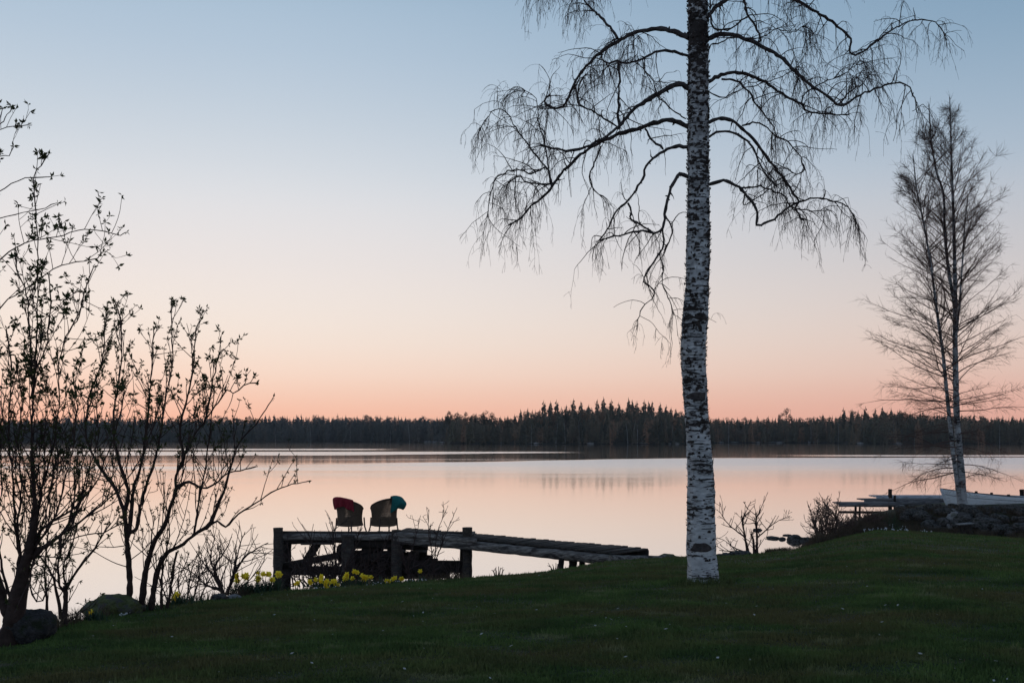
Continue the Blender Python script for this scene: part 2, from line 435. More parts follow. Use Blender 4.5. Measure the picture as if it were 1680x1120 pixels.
g = Geo(); g.add([(-1500, -60, 0), (1500, -60, 0), (1500, 940, 0), (-1500, 940, 0)], [[0, 1, 2, 3]])
tag(g.build('water', M['water']), 'calm pink lake water mirroring the evening sky', 'lake', kind='structure')

# far shore
SPX = [-900, 300, 600, 715, 740, 860, 1000, 1110, 1180, 1350, 1410, 1600, 2600]
SD = [640, 620, 600, 560, 478, 462, 455, 455, 520, 520, 470, 462, 470]
KPX = [-900, 0, 150, 300, 430, 520, 640, 720, 745, 830, 862, 900, 960, 1000, 1050, 1090, 1120, 1172, 1290, 1360, 1400, 1450, 1500, 1560, 1620, 1680, 2600]
KY = [684, 684, 682, 683, 680.5, 680, 680.5, 681, 678, 681, 674, 669, 667, 665, 667, 670, 675, 684, 684, 682, 677, 674, 674, 677, 681, 681, 682]
def far_z(px, D):
    d = D - np.interp(px, SPX, SD)
    hill = np.interp(px, [820, 900, 1000, 1100, 1150, 1380, 1480, 1560, 1640], [0, 3.5, 5, 3.5, 0, 0, 2.5, 2.5, 0])
    s = np.clip(d / 60, 0, 1)
    return np.clip(d * .12, -1.5, 1.0) + hill * s * s * (3 - 2 * s) + np.clip(d - 100, 0, 400) * .004
pxs = np.linspace(-900, 2600, 240); ds = np.concatenate([np.linspace(-15, 130, 40), np.geomspace(160, 330, 5)])
PX, DD = np.meshgrid(pxs, ds); D = np.interp(PX, SPX, SD) + DD
nx, ny = len(pxs), len(ds)
i = (np.arange(ny - 1)[:, None] * nx + np.arange(nx - 1)[None]).ravel()
g = Geo(); g.add(np.stack([(PX - 840) / FOC * D, D, far_z(PX, D)], -1).reshape(-1, 3), np.stack([i, i + 1, i + nx + 1, i + nx], -1))
tag(g.build('far_shore', M['far_floor'], smooth=True), 'low wooded land along the far side of the lake', 'shore', kind='structure')

# ------------------------------------------------------------------ far trees (unit height prototypes)
def spruce_geo(rng, whorls=15, blades=9, w=.15, pw=.6):
    v, f = [], []; n = 0
    for k in range(whorls):
        t = k / (whorls - 1); z = .10 + .88 * t
        r = w * (1 - t) ** pw * rng.uniform(.7, 1.2) + .008
        for b in range(blades if t < .85 else 6):
            a = rng.uniform(0, 2 * np.pi); rr = r * rng.uniform(.55, 1.15); dz = -rr * rng.uniform(.1, .6)
            ca, sa = np.cos(a), np.sin(a); ww = .028 * (1.25 - t)
            zz0 = z + rng.uniform(-.02, .02)
            v += [(0, 0, zz0 + .03), (ca * rr * .6 - sa * ww, sa * rr * .6 + ca * ww, zz0 + dz * .5), (ca * rr, sa * rr, zz0 + dz), (ca * rr * .6 + sa * ww, sa * rr * .6 - ca * ww, zz0 + dz * .5),
                  (ca * rr * .55, sa * rr * .55, zz0 + dz * .5 - .05)]
            f += [(n, n + 1, n + 2, n + 3), (n, n + 2, n + 4, n)]; n += 5
    # leader
    f = [x for x in f]
    return np.array(v), [x for x in f if len(set(x)) == 4], [x[:3] for x in f if len(set(x)) == 3]

def clump_geo(rng, centres, radii, per, size):
    v, q = [], []; n = 0
    for c, r in zip(centres, radii):
        for _ in range(per):
            d = unit(rng.normal(0, 1, 3)) * r * rng.uniform(.25, 1) ** .5 * np.array((1, 1, .75))
            p = np.asarray(c) + d; a = unit(rng.normal(0, 1, 3)); b = unit(np.cross(a, rng.normal(0, 1, 3)))
            s = size * rng.uniform(.6, 1.4)
            v += [p - a * s, p + b * s * .5, p + a * s, p - b * s * .5]; q.append((n, n + 1, n + 2, n + 3)); n += 4
    return np.array(v), q, []

def pine_geo(rng):
    c = [(rng.normal(0, .075), rng.normal(0, .075), z) for z in np.linspace(.58, .93, 9)]
    return clump_geo(rng, c, [rng.uniform(.05, .10) for _ in c], 34, .022)

def broad_geo(rng):
    c = [(rng.normal(0, .08 * (1.25 - z)), rng.normal(0, .08 * (1.25 - z)), z) for z in np.linspace(.28, .92, 12)]
    return clump_geo(rng, c, [.13 * (1.25 - abs(z[2] - .5)) * rng.uniform(.6, 1) for z in c], 24, .02)

rng = np.random.default_rng(5)
protoS = [spruce_geo(rng, 15, 10, rng.uniform(.13, .20)) for _ in range(6)]
protoP = [pine_geo(rng) for _ in range(4)]
protoB = [broad_geo(rng) for _ in range(4)]

def put(g, pr, loc, h, a, wx=1.0):
    v, q, t = pr; ca, sa = np.cos(a), np.sin(a)
    w = np.stack([(v[:, 0] * ca - v[:, 1] * sa) * wx, (v[:, 0] * sa + v[:, 1] * ca) * wx, v[:, 2]], 1) * h + np.asarray(loc)
    n0 = g.n; g.v.append(w)
    if len(q): g.f.append(np.array(q) + n0)
    if len(t): g.f.append(np.array(t) + n0)
    g.n += len(w)

def forest(x0, x1, name, mat, label, seed, trunk_share=.5):
    rng = np.random.default_rng(seed)
    g = Geo()
    for row in range(8):
        px = x0 + rng.uniform(0, 6)
        while px < x1:
            d = 3 + row * 11 + rng.uniform(-4, 4)
            D = np.interp(px, SPX, SD) + d
            zb = float(far_z(px, D)); top = H + (YH - np.interp(px, KPX, KY)) / FOC * D
            hmax = max(5, top - zb)
            hgt = min(hmax * rng.uniform(.72, 1.03) * (.94 + .06 * math.sin(px * .045 + row)) * (1.1 if rng.uniform() < .10 else 1), 20) if row > 2 else min(hmax, 15) * rng.uniform(.45, .92)
            loc = ((px - 840) / FOC * D, D, zb)
            k = rng.uniform()
            if row <= 2 and k < .45: put(g, protoB[rng.integers(4)], loc, hgt * .9, rng.uniform(0, 6), 1.3)
            elif k < (.55 if row < 5 else .26): put(g, protoP[rng.integers(4)], loc, hgt, rng.uniform(0, 6), 1.2)
            else: put(g, protoS[rng.integers(6)], loc, hgt, rng.uniform(0, 6), rng.uniform(.9, 1.4))
            if k < .5:
                g.tube(np.array([loc, np.array(loc) + (rng.normal(0, .3), 0, hgt * .85)]), [.16, .06], 3)
            if row < 4:                                   # undergrowth closes the view between the stems
                put(g, protoB[rng.integers(4)], (loc[0] + rng.normal(0, 1), loc[1] + 2, zb - 1.2), rng.uniform(5, 9), rng.uniform(0, 6), 1.9)
            px += rng.uniform(4, 8)
    return tag(g.build(name, mat), label, 'forest', kind='stuff')
forest(-520, 735, 'forest', M['needles_blue'], 'bluish far forest along the left part of the lake', 1)
forest(728, 1140, 'forest', M['needles'], 'dark hillside forest rising in the middle of the far shore', 2)
forest(1125, 2200, 'forest', M['needles'], 'dark forest on the far shore right of the big birch', 3)

# distinct trees on the far shore, one thing each
far_protos = {}
def far_tree(kind, px, topy, d, label, group):
    D = float(np.interp(px, SPX, SD)) + d
    zb = float(far_z(px, D)); top = H + (YH - topy) / FOC * D
    h = top - zb
    loc = ((px - 840) / FOC * D, D, zb)
    rng = np.random.default_rng(int(px * 7 + topy))
    key = (kind, int(px) % 3)
    nm = {'spruce': 'spruce_tree', 'pine': 'pine_tree', 'budding': 'budding_tree', 'birch': 'birch_tree'}[kind]
    if key not in far_protos:
        root = empty(nm, (0, 0, 0), label, 'tree', group)
        g = Geo(); g.tube(grow(rng, (0, 0, 0), (0, 0, 1), .95, 6, .04), np.linspace(.012 if kind != 'birch' else .014, .003, 7), 5)
        g.build('trunk', M['far_birch'] if kind == 'birch' else M['far_trunk'], root)
        g = Geo()
        pr = {'spruce': lambda: spruce_geo(rng, 17, 13, .16, .48), 'pine': lambda: pine_geo(rng), 'budding': lambda: broad_geo(rng), 'birch': lambda: broad_geo(rng)}[kind]()
        if kind == 'birch':
            for _ in range(26):
                p = (0, 0, rng.uniform(.35, .9)); a = rng.uniform(0, 6.28)
                g.tube(grow(rng, p, (np.cos(a), np.sin(a), 1.2), rng.uniform(.1, .24), 4, .12), [.004, .003, .002, .001, .001], 3)
        else: put(g, pr, (0, 0, 0), 1, 0)
        g.build('crown', {'spruce': M['needles'], 'pine': M['pine_crown'], 'budding': M['bud_crown'], 'birch': M['twig']}[kind], root)
        far_protos[key] = root; o = root
    else: o = copy_tree(far_protos[key])
    o.location = loc; o.scale = (h, h, h); o.rotation_euler = (0, 0, rng.uniform(0, 6.28))
    tag(o, label, 'tree', group)
for px, ty in ((892, 657), (903, 658), (913, 656), (929, 664), (941, 654), (953, 658), (966, 663), (980, 655), (990, 651), (1003, 655), (1015, 660), (1031, 652), (1037, 656), (1045, 658), (1057, 656), (1064, 658), (1070, 658), (1083, 660), (1093, 664)):
    far_tree('spruce', px, ty, 70, 'pointed dark spruce standing out on the wooded hilltop across the lake', 'spruces along the hilltop')
for px, ty in ((854, 671), (866, 669), (1101, 668), (1109, 670)):
    far_tree('spruce', px, ty, 55, 'dark conifer where the wooded hilltop slopes down', 'conifers on the shoulders of the hill')
for px, ty in ((736, 673), (746, 677), (766, 675), (778, 678), (795, 673), (806, 676)):
    far_tree('pine', px, ty, 26, 'broad-topped pine on the far point left of the wooded hill', 'pines on the far point')
far_tree('pine', 1292, 669, 40, 'tallest lone pine with a round top above the right-hand forest', 'pine above the right forest')
far_tree('pine', 1281, 677, 40, 'shorter lone pine just left of the tall round-topped one', 'pine above the right forest')
for px, ty in ((1350, 679), (1384, 669), (1398, 671), (1408, 673), (1420, 667), (1436, 670), (1448, 667), (1462, 669), (1476, 671)):
    far_tree('spruce', px, ty, 60, 'spiky spruce on the rise left of the smaller shore birch', 'spruces on the right-hand rise')
for px, ty in ((908, 676), (956, 672), (965, 678), (987, 675)):
    far_tree('budding', px, ty, 26, 'reddish budding tree on the wooded hillside across the lake', 'reddish trees on the hillside')
far_tree('budding', 1081, 680, 12, 'rust-coloured pointed tree near the right end of the hillside', 'reddish trees on the hillside')
far_tree('budding', 1206, 692, 5, 'rust-coloured tree at the water just right of the big birch trunk', 'reddish trees near the birch')
for px, ty in ((1259, 688), (1310, 690)):
    far_tree('budding', px, ty, 6, 'brownish budding tree at the edge of the right-hand forest', 'brownish trees on the right')
for px, ty in ((928, 690), (950, 688), (957, 690), (1038, 684), (1046, 686), (1060, 688), (872, 694), (912, 690), (1195, 694), (1090, 694), (1104, 696), (822, 696), (1030, 692)):
    far_tree('birch', px, ty, 2, 'pale-stemmed bare birch at the edge of the hillside forest', 'pale birches along the hill shore')
for px, ty in ((575, 690), (672, 692), (686, 694), (510, 694), (640, 696), (452, 694)):
    far_tree('birch', px, ty, 2, 'pale-stemmed bare birch at the edge of the left-hand far forest', 'pale birches along the left shore')
for px, ty in ((1330, 698), (1375, 694), (1467, 694), (1500, 692), (1640, 694)):
    far_tree('birch', px, ty, 2, 'pale-stemmed bare birch at the edge of the right-hand far forest', 'pale birches along the right shore')

# ------------------------------------------------------------------ boulders
def boulder_geo(seed, sub=4, rough=.28):
    import bmesh
    bm = bmesh.new(); bmesh.ops.create_icosphere(bm, subdivisions=sub, radius=1)
    off = Vector((seed * 3.7, seed * 1.3, seed * 7.1))
    for v in bm.verts:
        d = 1 + rough * mn.noise(v.co * 1.1 + off) + .12 * mn.noise(v.co * 2.8 + off) + .05 * mn.noise(v.co * 6 + off) + .035 * mn.noise(v.co * 14 + off) - .10 * max(0, mn.noise(v.co * 1.9 + off * 2))
        q = mn.cell_vector(v.co * 1.2 + off)
        v.co = v.co * d
        v.co.z *= .78
    me = bpy.data.meshes.new('boulder'); bm.to_mesh(me); bm.free()
    for p in me.polygons: p.use_smooth = True
    return me
BM = {}
def boulder(loc, s, label, cat='boulder', group=None, mat='stone', seed=0, rz=0, name='boulder'):
    k = (seed % 7, mat)
    if k not in BM:
        BM[k] = boulder_geo(seed % 7); BM[k].materials.append(M[mat])
    o = bpy.data.objects.new(name, BM[k]); COL.objects.link(o)
    o.location = tuple(loc); o.scale = s if hasattr(s, '__len__') else (s, s, s); o.rotation_euler = (0, 0, rz)
    return tag(o, label, cat, group)

p = G(42, 8.9); boulder(p + (0, .1, .12), (.21, .24, .22), 'dark rounded boulder beside the trunk of the largest left shrub', seed=1, mat='stone_shaded')
p = G(172, 11.6); boulder(p + (0, .3, .02), (.32, .36, .23), 'big mossy boulder under the middle of the left shrubs', mat='moss', seed=2, rz=.5)
p = G(212, 11.7); boulder(p + (0, .12, -.02), (.13, .14, .08), 'small mossy stone in front of the big mossy boulder', mat='moss', seed=3)
p = G(357, 14.2); boulder(p + (0, .1, .02), (.14, .16, .09), 'low grey stone at the lawn edge left of the daffodil clump', seed=4)
p = G(380, 14.6); boulder(p + (0, .1, .0), (.12, .12, .07), 'smaller pale stone next to the low grey stone at the lawn edge', mat='stone_pale', seed=5)
# stones standing in the shallow water at the right
for px, py, w, h, lb in ((1242, 868, 9, 3, 'flat dark stone farthest out in the shallow water'), (1268, 881, 11, 3.5, 'long flat stone in the shallows, left of the larger rock'),
                         (1283, 882.5, 7, 3.5, 'small stone touching the long flat one in the shallows'), (1292, 877, 8, 2, 'thin low stone just behind the larger shallow-water rock'),
                         (1304, 882, 13, 9, 'largest dark rock in the shallow water off the reeds'), (1322, 884, 15, 6, 'dark rock between the shallows and the dry reeds')):
    D = H * FOC / (py + h * .5 - YH); q = P(px, py, D); s = D / FOC
    boulder((q[0], D, max(0, h * s * .15)), (w * s, w * s * .9, h * s * 1.2), lb, 'rock', seed=int(px), rz=px, name='rock')
for px, D, s, lb in ((1192, 25.6, .13, 'dark stone on the lawn edge just right of the big birch'), (1203, 26, .16, 'second dark stone right of the big birch on the lawn edge'),
                     (1219, 26.2, .20, 'dark stone at the foot of the small bare bush'), (1184, 25.4, .1, 'smallest dark stone beside the big birch on the lawn edge')):
    boulder(G(px, D) + (0, .1, .0), (s * 1.3, s, s * .8), lb, 'rock', seed=int(px), rz=px, name='rock')
# the stone bank
rng = np.random.default_rng(31)
for k in range(225):
    px = rng.uniform(1475, 1730); E = np.interp(px, TPX, TE)
    d = rng.uniform(.2, 3.3)
    if px < 1520: d = rng.uniform(.9, 3.2)
    D = E + d
    s = rng.uniform(.07, .20) * (1.6 if d < 1.2 and rng.uniform() < .4 else 1)
    pale = rng.uniform() < .08
    boulder(G(px, D) + (0, 0, s * .55), (s * rng.uniform(.85, 1.35), s, s * rng.uniform(.8, 1.1)),
            'pale weathered boulder in the rough stone bank below the white boat' if pale else 'grey boulder heaped in the rough stone bank below the white boat',
            group='pale boulders of the stone bank' if pale else 'grey boulders of the stone bank', mat='stone_pale' if pale else 'stone', seed=k, rz=rng.uniform(0, 6))
# pale stones along the far waterline
for k in range(30):
    px = rng.choice([rng.uniform(860, 1110), rng.uniform(1180, 1480), rng.uniform(700, 740)])
    D = float(np.interp(px, SPX, SD)) + rng.uniform(0, 5)
    boulder(((px - 840) / FOC * D, D, .3), (rng.uniform(.6, 2.2), .8, rng.uniform(.35, .8)), 'pale stone along the waterline of the far shore', 'rock', 'stones on the far shore', 'stone_pale', k, 0, 'rock')

# ------------------------------------------------------------------ the big birch
DB = 13.0
base = P(1153, 948, DB); base[2] = float(lawn_z(base[0], base[1])) - .03
TRK = [(960, 1153, 53), (945, 1153, 49), (900, 1151, 48), (850, 1150, 46), (800, 1150, 44), (750, 1147.5, 41), (700, 1144, 38), (650, 1141, 38), (600, 1138, 40), (560, 1137.5, 41), (530, 1140, 40), (480, 1143.5, 39),
       (400, 1145.5, 37), (300, 1145.5, 35), (200, 1145.5, 33.5), (100, 1145.5, 33), (0, 1145, 32), (-150, 1143, 29), (-350, 1140, 24), (-600, 1135, 18), (-850, 1132, 11), (-1050, 1130, 4)]
birch = empty('birch_tree', base, 'tall weeping birch with white and black bark standing on the lawn', 'tree')
tz = np.array([H - (t[0] - YH) / FOC * DB for t in TRK]); tx = np.array([(t[1] - 840) / FOC * DB for t in TRK]); tr = np.array([t[2] / 2 / FOC * DB for t in TRK])
NS, NZ = 120, 620
zz_ = np.concatenate([np.linspace(base[2] - .12, 9.9, NZ - 60), np.linspace(9.95, tz[-1], 60)])
cx = np.interp(zz_, tz, tx); rr = np.interp(zz_, tz, tr)
k5 = np.ones(9) / 9; rr[4:-4] = np.convolve(rr, k5, 'valid'); cx[4:-4] = np.convolve(cx, k5, 'valid')
rr = rr * (1 + (.13) * np.exp(-np.clip(zz_ - base[2], 0, None) / .09))
vv = np.zeros((NZ, NS, 3)); ang = np.arange(NS) * 2 * np.pi / NS
for a_ in range(NZ):
    z = zz_[a_]; hh = min(1, max(0, (z - base[2]) / 6))
    for b_ in range(NS):
        ca, sa = math.cos(ang[b_]), math.sin(ang[b_])
        p = Vector((ca * .8, sa * .8, z * 1.6))
        d = 1 + .085 * mn.noise(p * 1.4) + .04 * mn.noise(p * 3.1) + (.035 + .03 * hh) * mn.noise(Vector((ca * 3.2, sa * 3.2, z * 14))) + (.02 + .025 * hh) * mn.noise(Vector((ca * 7, sa * 7, z * 34)))
        vv[a_, b_] = (cx[a_] + rr[a_] * d * ca, DB + rr[a_] * d * sa, z)
i = (np.arange(NZ - 1)[:, None] * NS + np.arange(NS)[None]).ravel(); j = (np.arange(NZ - 1)[:, None] * NS + (np.arange(NS)[None] + 1) % NS).ravel()
g = Geo(); g.add(vv.reshape(-1, 3) - base, np.stack([i, j, j + NS, i + NS], -1))
trunk = g.build('trunk', M['birch'], birch, smooth=True)
# peeling flakes of bark
rng = np.random.default_rng(77)
g = Geo()
for k in range(3400):
    z = rng.uniform(base[2] + .1, 10.2); a = rng.uniform(0, 2 * np.pi)
    if z < base[2] + 2 and rng.uniform() < .55: continue
    r = np.interp(z, zz_, rr) * rng.uniform(.99, 1.05); c = np.interp(z, zz_, cx)
    o = np.array((math.cos(a), math.sin(a), 0)); t = np.array((-math.sin(a), math.cos(a), 0))
    p = np.array((c, DB, z)) + o * r; w, h_ = rng.uniform(.008, .035), rng.uniform(.008, .030)
    l = o * rng.uniform(.004, .026) * (1 if z > base[2] + 1.6 else .6) + np.array((0, 0, rng.uniform(-.012, .012)))
    g.add(np.array([p - t * w, p + t * w, p + t * w * .7 + l + (0, 0, h_), p - t * w * .7 + l * .8 + (0, 0, h_)]) - base, [[0, 1, 2, 3]])
fl = g.build('bark_flakes', M['limb'], trunk)
# old branch scars
for px, py, s in ((1147, 521, .085), (1142, 651, .12), (1146, 895, .12)):
    g = Geo(); z = H - (py - YH) / FOC * DB; x = (px - 840) / FOC * DB; r = np.interp(z, zz_, rr)
    th = np.linspace(0, 2 * np.pi, 25)[:-1]; vs = []
    for q, (f_, o_) in enumerate(((1.0, -.002), (.8, .016), (.55, .010), (.2, .008))):
        for t_ in th:
            dx = math.cos(t_) * s * f_ * (1 + .2 * math.sin(3 * t_ + px)); dz = math.sin(t_) * s * .62 * f_ * (1 + .2 * math.cos(2 * t_))
            xx = x + dx - np.interp(z, zz_, cx); yy_ = -math.sqrt(max(1e-4, r * r - xx * xx)) - o_ - .004
            vs.append((x + dx - base[0], yy_, z + dz - base[2]))
    n = 24; f = [[q * n + t_, q * n + (t_ + 1) % n, (q + 1) * n + (t_ + 1) % n, (q + 1) * n + t_] for q in range(3) for t_ in range(n)]
    g.add(vs, f); g.add([vs[-24 + t_] for t_ in range(24)], [[0, t_, t_ + 1] for t_ in range(1, 23)])
    g.build('knot', M['limb'], trunk)

rngB = np.random.default_rng(12)
def limb(trace, w0, w1, k, dens=1.0, start=.14, droop=1.0, hang=(.2, .75), dz0=0.0):
    """one traced limb; k pushes it towards (-) or away from (+) the camera as it reaches out"""
    rng = rngB
    x0 = trace[0][0]
    pts = np.array([P(a, b, DB + dz0 + k * abs(a - x0) / FOC * DB) for a, b in trace])
    path = smooth_path(pts, .05); n = len(path)
    path[1:-1] += rng.normal(0, .006, (n - 2, 3))
    wv_ = rng.normal(0, 1, (max(3, n // 7), 3)); wi_ = np.linspace(0, 1, len(wv_))
    path += .016 * np.array([np.interp(np.linspace(0, 1, n), wi_, wv_[:, c]) for c in range(3)]).T * np.sin(np.linspace(0, 1, n) * np.pi)[:, None]
    f_ = np.linspace(0, 1, n); rad = (w1 * .62 + (w0 * .57 - w1 * .62) * (1 - f_) ** 1.2) / 2 / FOC * DB
    g = Geo()
    lump = 1 + .25 * np.clip(rng.normal(0, .6, n), -.6, 1.4)
    g.tube(path - base, rad * lump, 7)
    # lichen-like knobs
    for _ in range(int(n * .35)):
        q = rng.integers(n); d = unit(rng.normal(0, 1, 3)); L = rad[q] + rng.uniform(.01, .035)
        g.tube(np.array([path[q], path[q] + d * L * .7, path[q] + d * L]) - base, [rad[q] * .45 + .002, rad[q] * .35 + .002, .002], 4)
    for _ in range(max(1, n // 14)):                          # broken stubs
        q = rng.integers(n); d = unit(rng.normal(0, 1, 3)); L = rng.uniform(.05, .16)
        g.tube(grow(rng, path[q], d, L, 3, .25) - base, [rad[q] * .5 + .002, rad[q] * .4 + .002, .004, .003], 4)
    lo = g.build('limb', M['limb'], birch, smooth=True)
    # twigs
    tw = Geo()
    seg = np.linalg.norm(np.diff(path, axis=0), axis=1); s = np.concatenate([[0], np.cumsum(seg)]); L = s[-1]
    pos = start * L
    def hangs(bp, br, kk):
        m = len(bp)
        for q in range(1, m):
            for _ in range(rng.poisson(kk)):
                d = unit(bp[q] - bp[q - 1]); d = unit(d * .6 + rng.normal(0, .55, 3) + (0, 0, .0))
                hl = .8 * rng.uniform(*hang) * rng.choice([.35, .55, .75, 1.0])
                h = grow(rng, bp[q], d, hl, 7, .10, (0, 0, -.42 * droop))
                tw.tube(h - base, np.linspace(.0024, .0013, len(h)), 3, False)
                for _ in range(rng.poisson(3.4 * hl / .45)):
                    qq = rng.integers(1, len(h) - 1)
                    e = grow(rng, h[qq], unit(h[qq + 1] - h[qq]) + rng.normal(0, .55, 3), rng.uniform(.05, .16), 3, .1, (0, 0, -.3))
                    tw.tube(e - base, [.0017, .0016, .0014, .0020], 3, False)
    while pos < L:
        q = min(n - 2, int(np.searchsorted(s, pos))); t = unit(path[q + 1] - path[q])
        f = pos / L
        d = unit(t * rng.uniform(.1, .9) + rng.normal(0, .75, 3) + (0, 0, rng.uniform(-.2, .6)))
        bl = rng.uniform(.2, .68) * (1.1 - .4 * abs(f - .6))
        b = grow(rng, path[q], d, bl, 8, .16, (0, 0, -.12 * droop))
        br = np.linspace(min(.0075, rad[q] * .7), .0024, len(b))
        tw.tube(b - base, br, 4, False)
        hangs(b, br, .85 * dens)
        pos += rng.uniform(.045, .125) / dens
    # the end of the limb breaks up into long pendulous twigs
    for _ in range(int(6 * dens)):
        q = n - 1 - rng.integers(0, max(2, int(n * .12)))
        d = unit(path[q] - path[max(0, q - 3)]) + rng.normal(0, .5, 3)
        b = grow(rng, path[q], d, rng.uniform(.15, .45), 8, .12, (0, 0, -.30 * droop))
        tw.tube(b - base, np.linspace(.0045, .0018, len(b)), 3, False); hangs(b, None, .6 * dens)
    tw.build('twigs', M['twig'], lo)

